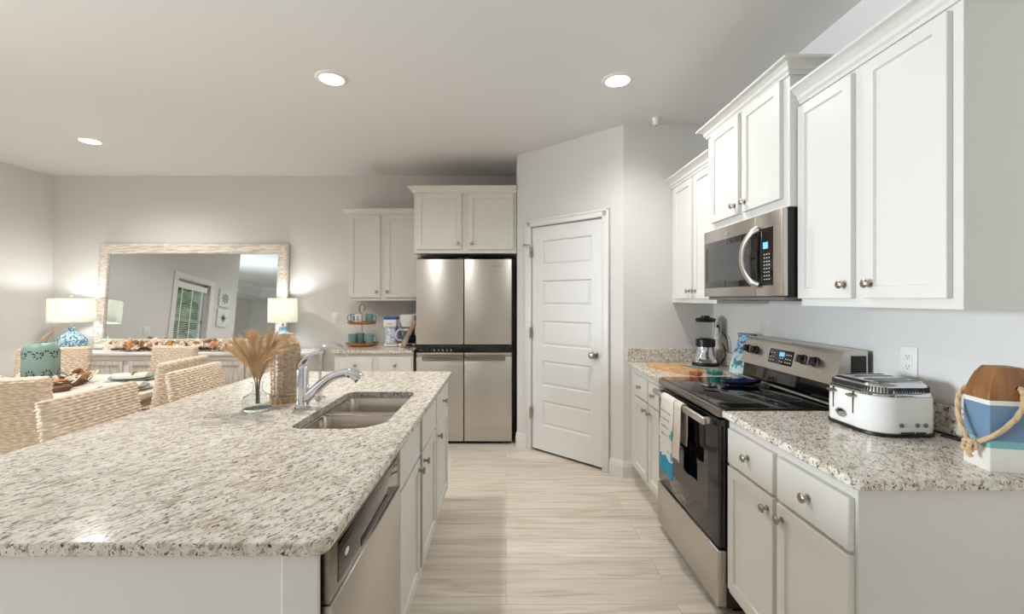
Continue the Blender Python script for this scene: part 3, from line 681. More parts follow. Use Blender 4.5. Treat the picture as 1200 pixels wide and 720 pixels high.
# towel over the oven handle (world coordinates)
def towel(x, y0, y1, zt, zb, zback, amp, ph):
    b = bmesh.new(); nu, nv = 14, 24; g = []
    xf, xb = x, x+0.036
    path = [(xf, zb+(zt-0.012-zb)*k/(nv)) for k in range(nv+1)]+[(xf+0.006, zt-0.002), (xf+0.018, zt+0.002), (xb-0.006, zt-0.002)]+[(xb, zt-0.012+(zback-zt+0.012)*k/8) for k in range(9)]
    for j, (px, pz) in enumerate(path):
        row = []
        for i in range(nu+1):
            u = i/nu; fall = max(0, min(1, (zt-pz)/0.2))
            row.append(b.verts.new((px-(amp*math.sin(u*PI*2.2+ph)*fall if px < x+0.01 else 0)-0.004*fall, y0+(y1-y0)*u+0.006*math.sin(pz*21+ph)*fall, pz)))
        g.append(row)
    for j in range(len(g)-1):
        for i in range(nu): b.faces.new((g[j][i], g[j][i+1], g[j+1][i+1], g[j+1][i]))
    bmesh.ops.recalc_face_normals(b, faces=b.faces)
    bmesh.ops.solidify(b, geom=list(b.faces), thickness=0.003)
    m = MB(); m._merge(b); return m
tw = thing('dish_towel', 'white dish towel with turquoise turtle print and blue hem hung over the oven handle', 'towel', (0, 0, 0))
towel(0.866, 2.275, 2.452, 0.8745, 0.455, 0.60, 0.006, 0.3).build('front_fold', 'towel_print', tw)
mat('towel_plain', (214, 204, 190), 0.95)
towel(0.869, 2.185, 2.272, 0.8735, 0.580, 0.66, 0.004, 1.6).build('side_fold', 'towel_plain', tw)
def script_marks(parent):
    mb = MB(); random.seed(8)
    for r_ in range(4):
        y = 2.43; z = 0.79-r_*0.042
        while y > 2.31:
            L = random.uniform(0.008, 0.02); pts = [(0.8585, y-L*k/4, z+0.007*math.sin(k*2.1+y*40)) for k in range(5)]; mb.tube(pts, 0.0008, 5); y -= L+0.010
    return mb.build('lettering', 'mark_grey', parent)
script_marks(tw)

# ------------------------------------------------------------------ microwave
mw = thing('microwave', 'stainless over-the-range microwave with curved handle under the raised cabinet', 'microwave', (1.20, 2.665, 1.398), RR); MWd = 0.755; mh = 0.40
mb = MB(); mb.box(0.003, MWd-0.003, 0.028, 0.39, 0.008, mh, 0.002); mb.build('body', 'black_plastic', mw)
mb = MB(); mb.box(0, 0.545, 0, 0.028, 0.012, mh-0.002, 0.006); mb.box(0.549, MWd, 0, 0.028, 0.012, mh-0.002, 0.006); fr_ = mb.build('front_frame', 'steel', mw)
mb = MB(); mb.box(0.02, 0.69, -0.0022, 0.001, 0.062, 0.328, 0.0015); dg_ = mb.build('glass_panel', 'black_glass', mw)
mat('mw_window', (60, 62, 62), 0.05, 0.0, Specular_IOR_Level=0.8)
mb = MB(); mb.box(0.035, 0.52, -0.0030, -0.002, 0.095, 0.295, 0.0); mb.build('window', 'mw_window', dg_, False)
pts = smooth_path([(0.585, -0.006, 0.062), (0.560, -0.030, 0.085), (0.535, -0.050, 0.14), (0.528, -0.056, 0.20), (0.535, -0.050, 0.26), (0.560, -0.030, 0.312), (0.585, -0.006, 0.335)], 5)
mb = MB(); rings = []
for i, p in enumerate(pts):
    t = (pts[min(i+1, len(pts)-1)]-pts[max(i-1, 0)]).normalized(); s_ = Vector((0, 1, 0)); s_ = (s_-t*s_.dot(t)).normalized(); q_ = t.cross(s_)
    rings.append([p+q_*(0.017*math.cos(a_))+s_*(0.009*math.sin(a_)) for a_ in [2*PI*k/12 for k in range(12)]])
mb.loft(rings); mb.build('handle', 'steel', mw)
mb = MB(); mb.box(0.618, 0.655, -0.0032, -0.002, 0.232, 0.262); mb.build('display', 'screen_blue', dg_, False)
mb = MB()
for i in range(3):
    for j in range(8): mb.box(0.628+i*0.018-0.0035, 0.628+i*0.018+0.0035, -0.0028, -0.002, 0.088+j*0.0165, 0.0925+j*0.0165)
mb.build('keypad_mark', 'mark_white', dg_, False)
mb = MB(); mb.lathe([(0.026, 0), (0.026, 0.0012), (0.022, 0.0015), (0.022, 0.0008), (0, 0.0008)], 28, xf=T(0.265, -0.0002, 0.357) @ RX(PI/2) @ Matrix.Diagonal((1, 0.42, 1, 1))); lg = mb.build('logo', 'mark_grey', mw)
mb = MB(); mb.box(0.02, MWd-0.02, 0.02, 0.38, -0.006, 0.010, 0.003); mb.box(0.06, 0.30, 0.08, 0.30, -0.010, -0.006); mb.box(0.45, 0.69, 0.08, 0.30, -0.010, -0.006); mb.build('underside_vent', 'grey_plastic', mw)

# ------------------------------------------------------------------ dishwasher (island, local x away from camera, -y to the aisle)
dw = thing('dishwasher', 'stainless dishwasher with black control strip in the island', 'dishwasher', (-0.385, 0.919, FZ), PI/2); DL = 0.602
mb = MB(); mb.box(0.003, DL-0.003, 0.004, 0.58, 0.05, z_(0.872), 0.002); mb.box(0.02, DL-0.02, 0.05, 0.5, 0, 0.06); mb.build('body', 'black_plastic', dw)
mb = MB(); mb.box(0.004, DL-0.004, -0.02, 0.004, 0.095, z_(0.752), 0.004); mb.build('door_panel', 'steel', dw)
mb = MB(); mb.box(0.004, DL-0.004, -0.014, 0.004, z_(0.755), z_(0.876), 0.003); cp = mb.build('control_strip', 'steel_dark', dw)
mb = MB(); mb.box(0.05, DL-0.03, -0.0158, -0.013, z_(0.772), z_(0.862), 0.001); mb.build('control_glass', 'black_glass', cp)
mb = MB(); mb.box(0.20, 0.45, -0.0170, -0.0150, z_(0.768), z_(0.790), 0.001); mb.build('pocket_handle', 'black_plastic', cp)
mb = MB(); mb.lathe([(0.013, 0), (0.013, 0.001), (0, 0.001)], 20, xf=T(0.10, -0.0158, z_(0.815)) @ RX(PI/2) @ Matrix.Diagonal((1, 0.6, 1, 1))); mb.build('logo', 'mark_white', cp)

# ------------------------------------------------------------------ ceiling fixtures
def downlight(x, y, lab, P):
    t = thing('ceiling_light', lab, 'light', (x, y, CE), 0, 'recessed ceiling lights')
    mb = MB(); mb.lathe([(0.070, -0.001), (0.072, -0.010), (0.090, -0.007), (0.096, -0.001)], 40, cap0=False, cap1=False); mb.build('trim_ring', 'trim_white', t)
    mb = MB(); mb.lathe([(0.0, -0.006), (0.071, -0.006), (0.071, -0.003), (0, -0.003)], 40); mb.build('lens', 'downlight_glow', t)
    d = bpy.data.lights.new('downlight_lamp', 'SPOT'); d.energy = P; d.color = (1.0, 0.98, 0.95); d.spot_size = math.radians(155); d.spot_blend = 0.9; d.shadow_soft_size = 0.065
    o = bpy.data.objects.new('downlight_lamp', d); C.objects.link(o); o.parent = t; o.location = (0, 0, -0.02)
DP = 94
downlight(-1.06, 2.675, 'lit round recessed ceiling light above the island sink', DP)
downlight(0.685, 2.695, 'lit round recessed ceiling light above the aisle by the range', DP*0.55)
downlight(-3.53, 3.73, 'lit round recessed ceiling light above the dining table', DP*1.25)
downlight(-3.45, 1.75, 'lit round recessed ceiling light over the dining area, out of frame', DP*1.25)
mb = MB(); mb.lathe([(0.032, 0), (0.032, -0.010), (0.026, -0.022), (0.024, -0.045), (0.018, -0.052), (0, -0.054)], 24); o = mb.build('fire_sprinkler', 'white_plastic'); o.location = (1.118, 3.27, CE-0.0005)
tag(o, 'small round white fire sprinkler cap on the ceiling near the pantry corner', 'sprinkler')
sp = o
mb = MB(); mb.lathe([(0.008, -0.054), (0.008, -0.058), (0, -0.058)], 12); mb.build('nozzle', 'nickel', sp)

# ------------------------------------------------------------------ wall plates
def plate(name, lab, cat, loc, rz, wd, ht, kind):
    t = thing(name, lab, cat, loc, rz)
    mb = MB(); mb.box(-wd/2, wd/2, -0.006, 0, -ht/2, ht/2, 0.003); mb.build('cover_plate', 'white_plastic', t)
    if kind == 'switch':
        k = 2 if wd > 0.09 else 1
        for i in range(k):
            cx = 0 if k == 1 else (-0.023 if i == 0 else 0.023)
            mb = MB(); mb.box(cx-0.016, cx+0.016, -0.010, -0.005, -0.033, 0.033, 0.002); mb.build('rocker', 'white_plastic', t)
    else:
        for cz in (-0.02, 0.02):
            mb = MB(); mb.box(-0.016, 0.016, -0.008, -0.005, cz-0.015, cz+0.015, 0.003); r_ = mb.build('receptacle', 'white_plastic', t)
            mb = MB(); mb.box(-0.007, -0.005, -0.0085, -0.0078, cz-0.003, cz+0.006); mb.box(0.005, 0.007, -0.0085, -0.0078, cz-0.003, cz+0.006); mb.lathe([(0.0022, 0), (0.0022, 0.0006), (0, 0.0006)], 10, xf=T(0, -0.008, cz-0.008) @ RX(PI/2)); mb.build('slot', 'ink', r_, False)
    return t
plate('light_switch', 'white light switch plate on the back wall beside the coffee station', 'light switch', (-1.862, BW, 1.188), 0, 0.072, 0.118, 'switch')
plate('light_switch', 'white light switch plate on the dining side wall, seen in the mirror', 'light switch', (LW, 3.33, 1.16), PI/2, 0.115, 0.118, 'switch')
plate('wall_outlet', 'white outlet plate on the right wall above the toaster', 'outlet', (RW, 1.742, 1.150), RR, 0.075, 0.120, 'outlet')
plate('wall_outlet', 'white outlet plate in the corner behind the blender', 'outlet', (RW, 3.285, 1.175), RR, 0.075, 0.120, 'outlet')

# ------------------------------------------------------------------ toaster
ts = thing('toaster', 'white retro four-slice toaster with chrome louvred top', 'toaster', (1.405, 1.655, 0.9145), RR)   # local -y faces the room, x to camera
def tring(ins, z, w_=0.125, d_=0.118): return [(p[0], p[1], z) for p in rrect(-w_, w_, -d_, d_, 0.07, 8, ins, (0.045, 0.075, 0.06, 0.045))]
mb = MB(); mb.loft([tring(0.002, 0), tring(-0.004, 0.003), tring(-0.004, 0.012), tring(0.004, 0.014)]); mb.build('base', 'black_plastic', ts)
mb = MB(); mb.loft([tring(0.002, 0.0125), tring(0.0, 0.018), tring(-0.001, 0.08), tring(0.001, 0.138), tring(0.006, 0.141)]); sh = mb.build('shell', 'white_gloss', ts)
mb = MB(); mb.loft([tring(0.003, 0.1405), tring(0.003, 0.147), tring(0.010, 0.152), tring(0.014, 0.172), tring(0.018, 0.178), tring(0.030, 0.184), tring(0.045, 0.186)]); top = mb.build('chrome_top', 'chrome', ts)
mb = MB()
loop = rrect(-0.125, 0.125, -0.118, 0.118, 0.07, 8, 0.0115, (0.045, 0.075, 0.06, 0.045)); 
per = [Vector((p[0], p[1])) for p in loop]; acc = [0]
for i in range(len(per)): acc.append(acc[-1]+(per[(i+1) % len(per)]-per[i]).length)
s_ = 0
while s_ < acc[-1]-0.004:
    i = max(k for k in range(len(per)) if acc[k] <= s_); p = per[i].lerp(per[(i+1) % len(per)], (s_-acc[i])/max(acc[i+1]-acc[i], 1e-6)); tn = per[(i+1) % len(per)]-per[i]
    a_ = math.atan2(tn.y, tn.x); mb.box(-0.0022, 0.0022, -0.0032, 0.004, 0.153, 0.171, 0.0008, 1, xf=T(p.x, p.y, 0) @ RZ(a_)); s_ += 0.0095
mb.build('louvre', 'ink', top, False)
for k, x in enumerate((-0.075, -0.030, 0.030, 0.075)):
    mb = MB(); mb.box(x-0.012, x+0.012, -0.072, 0.078, 0.1858, 0.1868); so = mb.build('slot', 'hole_dark', top, False)
    mb = MB(); mb.tube([(x-0.013, -0.073, 0.187), (x+0.013, -0.073, 0.187), (x+0.013, 0.079, 0.187), (x-0.013, 0.079, 0.187)], 0.0018, 6, True); mb.build('slot_rim', 'chrome', so)
for x in (-0.072, 0.026):
    mb = MB(); mb.box(x-0.0025, x+0.0025, -0.1200, -0.117, 0.060, 0.142); mb.build('lever_slot', 'ink', sh, False)
    mb = MB(); mb.lathe([(0.012, 0), (0.014, 0.004), (0.012, 0.010), (0, 0.012)], 16, xf=T(x, -0.118, 0.128) @ RX(PI/2) @ Matrix.Diagonal((1.5, 0.5, 1.6, 1))); mb.build('lever', 'nickel', ts)
mb = MB(); mb.lathe([(0.021, 0), (0.021, 0.003), (0.017, 0.004), (0.016, 0.002), (0, 0.002)], 28, xf=T(-0.030, -0.1185, 0.050) @ RX(PI/2) @ Matrix.Diagonal((1.35, 0.8, 1, 1))); mb.build('oval_badge', 'chrome', ts)
for y in (-0.030, 0.026, 0.055):
    mb = MB(); mb.lathe([(0.0075, 0), (0.0075, 0.003), (0.0055, 0.004), (0, 0.0045)], 16, xf=T(0.1255, y, 0.043) @ RY(PI/2)); mb.build('button', 'grey_plastic', ts)
mb = MB(); mb.box(0.124, 0.1285, -0.03, 0.055, 0.013, 0.019); ctk = mb.build('crumb_tray', 'ink', ts, False)
mb = MB(); mb.tube([(0.128, 0.012, 0.014), (0.134, 0.012, 0.018), (0.128, 0.012, 0.022)], 0.002, 6); mb.build('tray_pull', 'chrome', ctk)
mb = MB(); mb.tube(smooth_path([(1.525, 1.60, 0.924), (1.556, 1.57, 0.920), (1.560, 1.52, 0.919), (1.545, 1.50, 0.919), (1.53, 1.545, 0.919)], 5), 0.004, 8); mb.build('power_cord', 'black_plastic', None); o = bpy.data.objects['power_cord']
tag(o, 'black power cord coiled behind the white toaster', 'cord')

# ------------------------------------------------------------------ wooden buoy with rope
by = thing('wooden_buoy', 'striped wooden lobster buoy with natural wood top and rope handle', 'buoy', (1.425, 1.263, 0.9145), math.radians(-12.5)); bw_, bd_ = 0.063, 0.046
def br_(s, z): return [(x*s, y*s if isinstance(s, float) else y, z) for x, y in rrect(-bw_, bw_, -bd_, bd_, 0.005, 3)]
def brr(sx, sy, z): return [(p[0]*sx, p[1]*sy, z) for p in rrect(-bw_, bw_, -bd_, bd_, 0.005, 3)]
for nm, m_, za, zb in (('white_base', 'buoy_white', 0, 0.066), ('teal_band', 'buoy_teal', 0.066, 0.086), ('blue_band', 'buoy_blue', 0.086, 0.186), ('white_stripe', 'buoy_white', 0.186, 0.199)):
    mb = MB(); mb.loft([brr(1, 1, za), brr(1, 1, zb)], za == 0, True); mb.build(nm, m_, by, False)
mb = MB(); mb.loft([brr(1, 1, 0.199), brr(1, 1, 0.206), brr(0.94, 0.93, 0.226), brr(0.84, 0.84, 0.248), brr(0.70, 0.74, 0.270), brr(0.52, 0.62, 0.287), brr(0.48, 0.58, 0.290)]); wt = mb.build('wood_top', 'dark_wood', by)
mb = MB(); mb.lathe([(0.009, 0), (0.009, 0.0012), (0, 0.0012)], 20, xf=T(0.010, -0.0405, 0.232) @ RX(PI/2-0.15)); mb.build('rope_hole', 'hole_dark', wt)
def rope(mbx, path, r, turns):
    P = smooth_path(path, 10); L = len(P)
    for s3 in range(3):
        pts = []
        for i, p in enumerate(P):
            t = (P[min(i+1, L-1)]-P[max(i-1, 0)]).normalized(); u = t.cross(Vector((0.3, 0.2, 1))).normalized(); v = t.cross(u); a_ = 2*PI*(turns*i/L+s3/3)
            pts.append(p+(u*math.cos(a_)+v*math.sin(a_))*r*0.55)
        mbx.tube(pts, r*0.62, 7)
kn_ = (-0.092, -0.024, 0.072)
mb = MB(); rope(mb, [(0.010, -0.034, 0.232), (0.010, -0.050, 0.230), (0.006, -0.058, 0.190), (-0.016, -0.056, 0.145), (-0.064, -0.056, 0.100), kn_], 0.0066, 15)
rope(mb, [kn_, (-0.096, 0.0, 0.11), (-0.086, 0.030, 0.16), (-0.066, 0.052, 0.20), (-0.030, 0.060, 0.228), (-0.005, 0.052, 0.234), (0.01, 0.034, 0.234)], 0.0066, 18)
rope(mb, [(kn_[0]-0.004+0.009*math.cos(t*1.9), kn_[1]-0.003+0.013*math.sin(t*1.3), kn_[2]-0.004+0.015*math.cos(t*1.3+0.4)) for t in range(10)], 0.0056, 14)
rope(mb, [kn_, (-0.094, -0.032, 0.056), (-0.098, -0.026, 0.044), (-0.094, -0.030, 0.036)], 0.0055, 5)
mb.build('rope_handle', 'rope', by)

# ------------------------------------------------------------------ blender, mitt, boards
bn = thing('blender', 'chrome and black countertop blender with clear glass jar in the corner', 'blender', (1.452, 3.20, 0.9145), math.radians(-18))
mb = MB(); mb.lathe([(0.092, 0), (0.094, 0.006), (0.090, 0.022), (0.084, 0.024), (0, 0.024)], 32); mb.build('base_foot', 'black_plastic', bn)
mb = MB(); mb.lathe([(0.086, 0.024), (0.086, 0.045), (0.072, 0.075), (0.060, 0.10), (0.058, 0.135), (0, 0.135)], 32); mb.build('motor_base', 'chrome', bn)
mb = MB(); mb.box(-0.030, 0.030, -0.098, -0.070, 0.024, 0.052, 0.006); mb.lathe([(0.012, 0), (0.012, 0.012), (0, 0.013)], 16, xf=T(-0.045, -0.084, 0.045) @ RX(PI/2)); mb.build('control', 'grey_plastic', bn)
mb = MB(); mb.lathe([(0.060, 0.135), (0.066, 0.142), (0.066, 0.185), (0.060, 0.192), (0, 0.192)], 32); mb.build('jar_collar', 'black_plastic', bn)
mb = MB(); mb.lathe([(0.050, 0.192), (0.056, 0.215), (0.066, 0.325), (0.063, 0.325), (0.053, 0.217), (0.046, 0.198)], 32, cap0=True, cap1=True); jr = mb.build('glass_jar', 'jar_glass', bn)
mb = MB(); mb.tube(smooth_path([(0.062, 0, 0.305), (0.090, 0, 0.300), (0.098, 0, 0.265), (0.090, 0, 0.225), (0.058, 0, 0.215)], 5), 0.007, 10); mb.build('jar_handle', 'glass', jr)
mb = MB(); mb.lathe([(0.060, 0.315), (0.068, 0.326), (0.070, 0.338), (0.050, 0.346), (0.030, 0.348), (0.030, 0.360), (0, 0.362)], 32); mb.build('lid', 'black_plastic', bn)
mb = MB(); mb.tube(smooth_path([(1.545, 3.16, 0.93), (1.565, 3.13, 1.0), (1.560, 3.17, 1.08), (1.572, 3.12, 1.02), (1.578, 3.14, 1.11), (1.585, 3.25, 1.17), (1.586, 3.285, 1.195)], 6), 0.0045, 8); mb.box(1.576, 1.5915, 3.272, 3.298, 1.182, 1.208, 0.004)
o = mb.build('power_cord', 'black_plastic'); tag(o, 'black looped cord plugged into the outlet behind the blender', 'cord')

# oven mitt: rounded bag standing against the backsplash
om = thing('oven_mitt', 'light blue sea-print oven mitt leaning between blender and range', 'oven mitt', (1.462, 2.745, 0.9185), math.radians(-62))
def mring(wd, dp, z, cx=0, cy=0):
    return [(cx+wd*math.copysign(abs(math.cos(t))**0.7, math.cos(t)), cy+dp*math.copysign(abs(math.sin(t))**0.8, math.sin(t)), z) for t in [2*PI*k/28 for k in range(28)]]
ML = RX(math.radians(-14))
mb = MB(); mb.loft([mring(0.058, 0.012, 0.0), mring(0.072, 0.022, 0.010), mring(0.075, 0.027, 0.05), mring(0.072, 0.027, 0.10), mring(0.062, 0.025, 0.138), mring(0.052, 0.020, 0.148)], xf=ML); mb.build('mitt_body', 'mitt_print', om)
mb = MB(); mb.loft([mring(0.060, 0.028, 0.138), mring(0.052, 0.026, 0.165), mring(0.048, 0.025, 0.21), mring(0.054, 0.028, 0.262, 0.006), mring(0.050, 0.024, 0.262, 0.006), mring(0.044, 0.020, 0.20)], True, True, xf=ML); cf = mb.build('mitt_cuff', 'mitt_cuff', om)
mb = MB(); mb.tube([ML @ Vector(p) for p in mring(0.055, 0.028, 0.262, 0.006)], 0.005, 8, True); mb.build('cuff_binding', 'canvas_ink', cf)
mat('print_teal', (70, 140, 146), 0.9)
mb = MB()
for (cx, cz, sx, sz, a_) in ((0.0, 0.075, 0.022, 0.016, 0.5), (0.022, 0.094, 0.014, 0.005, 0.9), (-0.024, 0.085, 0.014, 0.005, -0.6), (0.022, 0.058, 0.010, 0.004, -0.5), (-0.016, 0.052, 0.010, 0.004, 0.9), (0.014, 0.106, 0.006, 0.006, 0)):
    mb.lathe([(1, 0), (0.9, 0.0015), (0, 0.002)], 16, xf=ML @ T(cx, -0.0265, cz) @ RX(PI/2) @ RZ(a_) @ Matrix.Diagonal((sx, sz, 1, 1)))
mb.build('turtle_print', 'print_teal', om)

def board(name, lab, m_, loc, rz, L, W, th, rnd):
    t = thing(name, lab, 'cutting board', loc, rz)
    o_ = []
    N = 40
    for i in range(N):
        a_ = 2*PI*i/N; c_, s_ = math.cos(a_), math.sin(a_); e_ = 2/rnd
        x = L/2*math.copysign(abs(c_)**e_, c_); y = W/2*math.copysign(abs(s_)**e_, s_); o_.append((x, y))
    mb = MB(); mb.loft([[(p[0]*0.985, p[1]*0.985, 0) for p in o_], [(p[0], p[1], 0.004) for p in o_], [(p[0], p[1], th-0.004) for p in o_], [(p[0]*0.985, p[1]*0.985, th) for p in o_]])
    mb.build('board', m_, t)
    return t
bA = board('cutting_board', 'long pale wooden cutting board lying on the counter left of the range', 'board_wood', (1.12, 2.98, 0.9145), math.radians(-68), 0.40, 0.115, 0.024, 5)
mb = MB(); mb.box(0.195, 0.25, -0.022, 0.022, 0.002, 0.022, 0.008); mb.build('handle', 'tray_wood', bA)
bB = board('cutting_board', 'rounded wooden serving board with teal resin, beside the pale long board', 'board_wood', (1.25, 2.99, 0.9145), math.radians(-62), 0.38, 0.085, 0.022, 3.5)
mb = MB(); mb.loft([[(0.06+0.13*math.cos(t)*1.0, 0.030*math.sin(t), 0.0222) for t in [2*PI*k/24 for k in range(24)]], [(0.06+0.128*math.cos(t), 0.029*math.sin(t), 0.0235) for t in [2*PI*k/24 for k in range(24)]]]); mb.build('resin_inlay', 'resin_teal', bB)
mb = MB(); mb.lathe([(0.046, 0), (0.048, 0.003), (0.048, 0.020), (0.046, 0.023)], 28, c=(0.19, 0.0, 0)); mb.build('resin_end', 'resin_teal', bB)

# ------------------------------------------------------------------ coffee station
stn = thing('tiered_tray', 'two-tier wooden tray stand with wire loop handle holding mugs', 'tiered tray', (-1.475, 4.50, 0.9145))
def oct_tray(r, z, th=0.028):
    def ring(rr, zz): return [(rr*math.cos(t), rr*math.sin(t)*0.72, zz) for t in [2*PI*(k+0.5)/12 for k in range(12)]]
    mb = MB(); mb.loft([ring(r*0.86, z), ring(r*0.98, z+0.008), ring(r, z+th), ring(r*0.955, z+th), ring(r*0.93, z+0.012), ring(r*0.2, z+0.010)]); return mb.build('tray', 'tray_wood', stn, angle=20)
oct_tray(0.165, 0.008); oct_tray(0.145, 0.222)
mb = MB()
for a_ in (0.6, 2.5, 3.8, 5.6): mb.ball((0.11*math.cos(a_), 0.08*math.sin(a_), 0.006), 0.0065, 10)
mb.build('foot', 'tray_wood', stn)
mb = MB(); mb.tube([(0, 0, 0.016), (0, 0, 0.27)], 0.006, 10); mb.build('post', 'nickel', stn)
mb = MB(); mb.tube(smooth_path([(0, 0, 0.268), (0.0, 0, 0.30), (-0.020, 0, 0.35), (-0.026, 0, 0.395), (-0.005, 0, 0.425), (0.022, 0, 0.415), (0.030, 0, 0.385), (0.012, 0, 0.36)], 5), 0.0035, 8); mb.build('loop_handle', 'black_plastic', stn)
def mug(loc, rz, lab, m_, hm, sc=1.0, txt=False):
    t = thing('mug', lab, 'mug', loc, rz, 'mugs on the tiered tray'); R_ = 0.039*sc; H_ = 0.094*sc
    mb = MB(); mb.lathe([(R_*0.74, 0), (R_*0.82, 0.003), (R_*0.92, H_*0.4), (R_, H_-0.001), (R_-0.0015, H_), (R_-0.0035, H_-0.001), (R_*0.84, H_*0.4), (R_*0.70, 0.008), (0, 0.007)], 28); mb.build('cup', m_, t)
    mb = MB(); mb.tube(smooth_path([(R_*0.93, 0, H_*0.82), (R_*1.45, 0, H_*0.85), (R_*1.72, 0, H_*0.58), (R_*1.5, 0, H_*0.28), (R_*0.86, 0, H_*0.22)], 5), 0.0045*sc, 8); mb.build('handle', hm, t)
    if txt:
        mb = MB()
        for r_, ws in enumerate(((0.011, 0.009), (0.008, 0.013), (0.014, 0.007))):
            x = -0.011
            for q_ in ws:
                a0 = math.radians(-90)+rz*0
                mb.box(-q_/2, q_/2, -0.0007, 0.0007, -0.004, 0.004, xf=RZ(-rz) @ T(x+q_/2, -(R_*0.985), H_*0.72-r_*0.019)); x += q_+0.003
        mb.build('lettering', 'ink', t, False)
    return t
sz, uz = 0.9145+0.0205, 0.9145+0.2345; sx, sy = -1.475, 4.50
mug((sx-0.085, sy+0.01, uz), PI, 'teal mug with handle out to the left, on the upper tier of the tray stand', 'teal_ceramic', 'teal_ceramic')
mug((sx-0.015, sy-0.058, uz), PI, 'white mug with dark lettering at the front of the upper tray tier', 'cup_white', 'cup_white', 1.0, True)
mug((sx+0.075, sy+0.005, uz), 0, 'teal mug with handle out to the right, on the upper tier of the tray stand', 'teal_ceramic', 'teal_ceramic')
mug((sx-0.092, sy-0.015, sz), 2.2, 'wide teal mug nearest the left end of the lower tray tier', 'teal_ceramic', 'teal_ceramic', 1.08)
mug((sx-0.035, sy+0.055, sz), 1.6, 'teal mug half hidden behind the post on the lower tray tier', 'teal_ceramic', 'teal_ceramic', 1.12)
mug((sx+0.080, sy-0.010, sz), -0.2, 'teal mug nearest the right end of the lower tray tier', 'teal_ceramic', 'teal_ceramic', 1.08)

tm = thing('iced_tea_maker', 'white iced tea maker with blue lid and blue patterned pitcher', 'iced tea maker', (-1.165, 4.46, 0.9145))
mb = MB(); mb.box(-0.066, 0.072, -0.05, 0.12, 0, 0.03, 0.012); mb.box(-0.066, 0.078, 0.045, 0.12, 0.02, 0.27, 0.012); mb.box(-0.066, 0.066, -0.06, 0.12, 0.195, 0.275, 0.012); mb.build('body', 'white_plastic', tm)
mb = MB(); mb.box(-0.064, 0.064, -0.058, 0.118, 0.272, 0.297, 0.008); mb.build('lid', 'blue_lid', tm)
mb = MB(); mb.lathe([(0.050, 0.03), (0.056, 0.036), (0.058, 0.12), (0.056, 0.192), (0, 0.192)], 28, c=(0, -0.012, 0)); pt_ = mb.build('pitcher', 'tea_pattern', tm)
mb = MB(); mb.box(-0.006, 0.006, -0.074, -0.066, 0.05, 0.175, 0.002); mb.build('level_strip', 'white_plastic', pt_)
mb = MB(); mb.tube(smooth_path([(0.056, -0.012, 0.17), (0.084, -0.018, 0.165), (0.088, -0.018, 0.10), (0.056, -0.012, 0.07)], 5), 0.006, 8); mb.build('pitcher_handle', 'blue_lid', pt_)
mb = MB(); mb.box(-0.022, 0.022, -0.0612, -0.0595, 0.229, 0.235); mb.build('brand_mark', 'mark_grey', tm, False)

cm = thing('coffee_maker', 'white drip coffee maker with glass carafe beside the refrigerator', 'coffee maker', (-0.985, 4.48, 0.9145))
mb = MB(); mb.box(-0.095, 0.085, -0.09, 0.11, 0, 0.035, 0.012); mb.box(-0.095, 0.085, 0.05, 0.11, 0.03, 0.32, 0.012); mb.box(0.055, 0.088, -0.02, 0.11, 0.03, 0.335, 0.012); mb.build('body', 'white_plastic', cm)
mb = MB(); mb.loft([[(p[0], p[1], z) for p in rrect(-0.09+i, 0.075-i, -0.075+i, 0.10, 0.05, 6)] for i, z in ((0.012, 0.20), (0.0, 0.27), (-0.003, 0.315), (0.006, 0.322))]); mb.build('filter_basket', 'white_plastic', cm)
mb = MB(); mb.box(-0.05, 0.045, -0.092, -0.085, 0.008, 0.028, 0.002); mb.build('switch_panel', 'ink', cm)
mb = MB(); mb.lathe([(0.056, 0.037), (0.066, 0.05), (0.068, 0.10), (0.052, 0.150), (0.050, 0.165), (0.047, 0.165), (0.049, 0.150), (0.064, 0.10), (0.062, 0.052), (0.05, 0.041)], 28, c=(0, -0.02, 0)); cr_ = mb.build('carafe', 'glass', cm)
mb = MB(); mb.lathe([(0.050, 0.160), (0.054, 0.166), (0.054, 0.178), (0.03, 0.184), (0, 0.184)], 28, c=(0, -0.02, 0)); mb.build('carafe_lid', 'white_plastic', cr_)
mb = MB(); mb.tube(smooth_path([(-0.050, -0.03, 0.165), (-0.095, -0.055, 0.168), (-0.118, -0.065, 0.13), (-0.112, -0.062, 0.08), (-0.066, -0.04, 0.06)], 5), 0.009, 8); mb.build('carafe_handle', 'white_plastic', cr_)
pk = MB(); pk.box(-0.022, 0.022, -0.012, 0.012, 0, 0.285, 0.004, xf=RY(math.radians(25))); o = pk.build('driftwood_block', 'plank_wood'); o.location = (-1.01, 4.30, 0.925)
tag(o, 'weathered wooden block leaning in front of the white coffee maker', 'wood block')
mb = MB()
for z in (0.02, 0.05, 0.08, 0.11): mb.tube([(-0.03, -0.03, z), (0.03, -0.03, z), (0.03, 0.03, z), (-0.03, 0.03, z)], 0.003, 6, True)
for (x, y) in ((-0.03, -0.03), (0.03, -0.03), (0.03, 0.03), (-0.03, 0.03)): mb.tube([(x, y, 0), (x, y, 0.13)], 0.003, 6)
wr = thing('pod_rack', 'small dark wire rack squeezed between coffee maker and refrigerator', 'rack', (-0.915, 4.32, 0.9145)); mb.build('rack', 'black_plastic', wr)

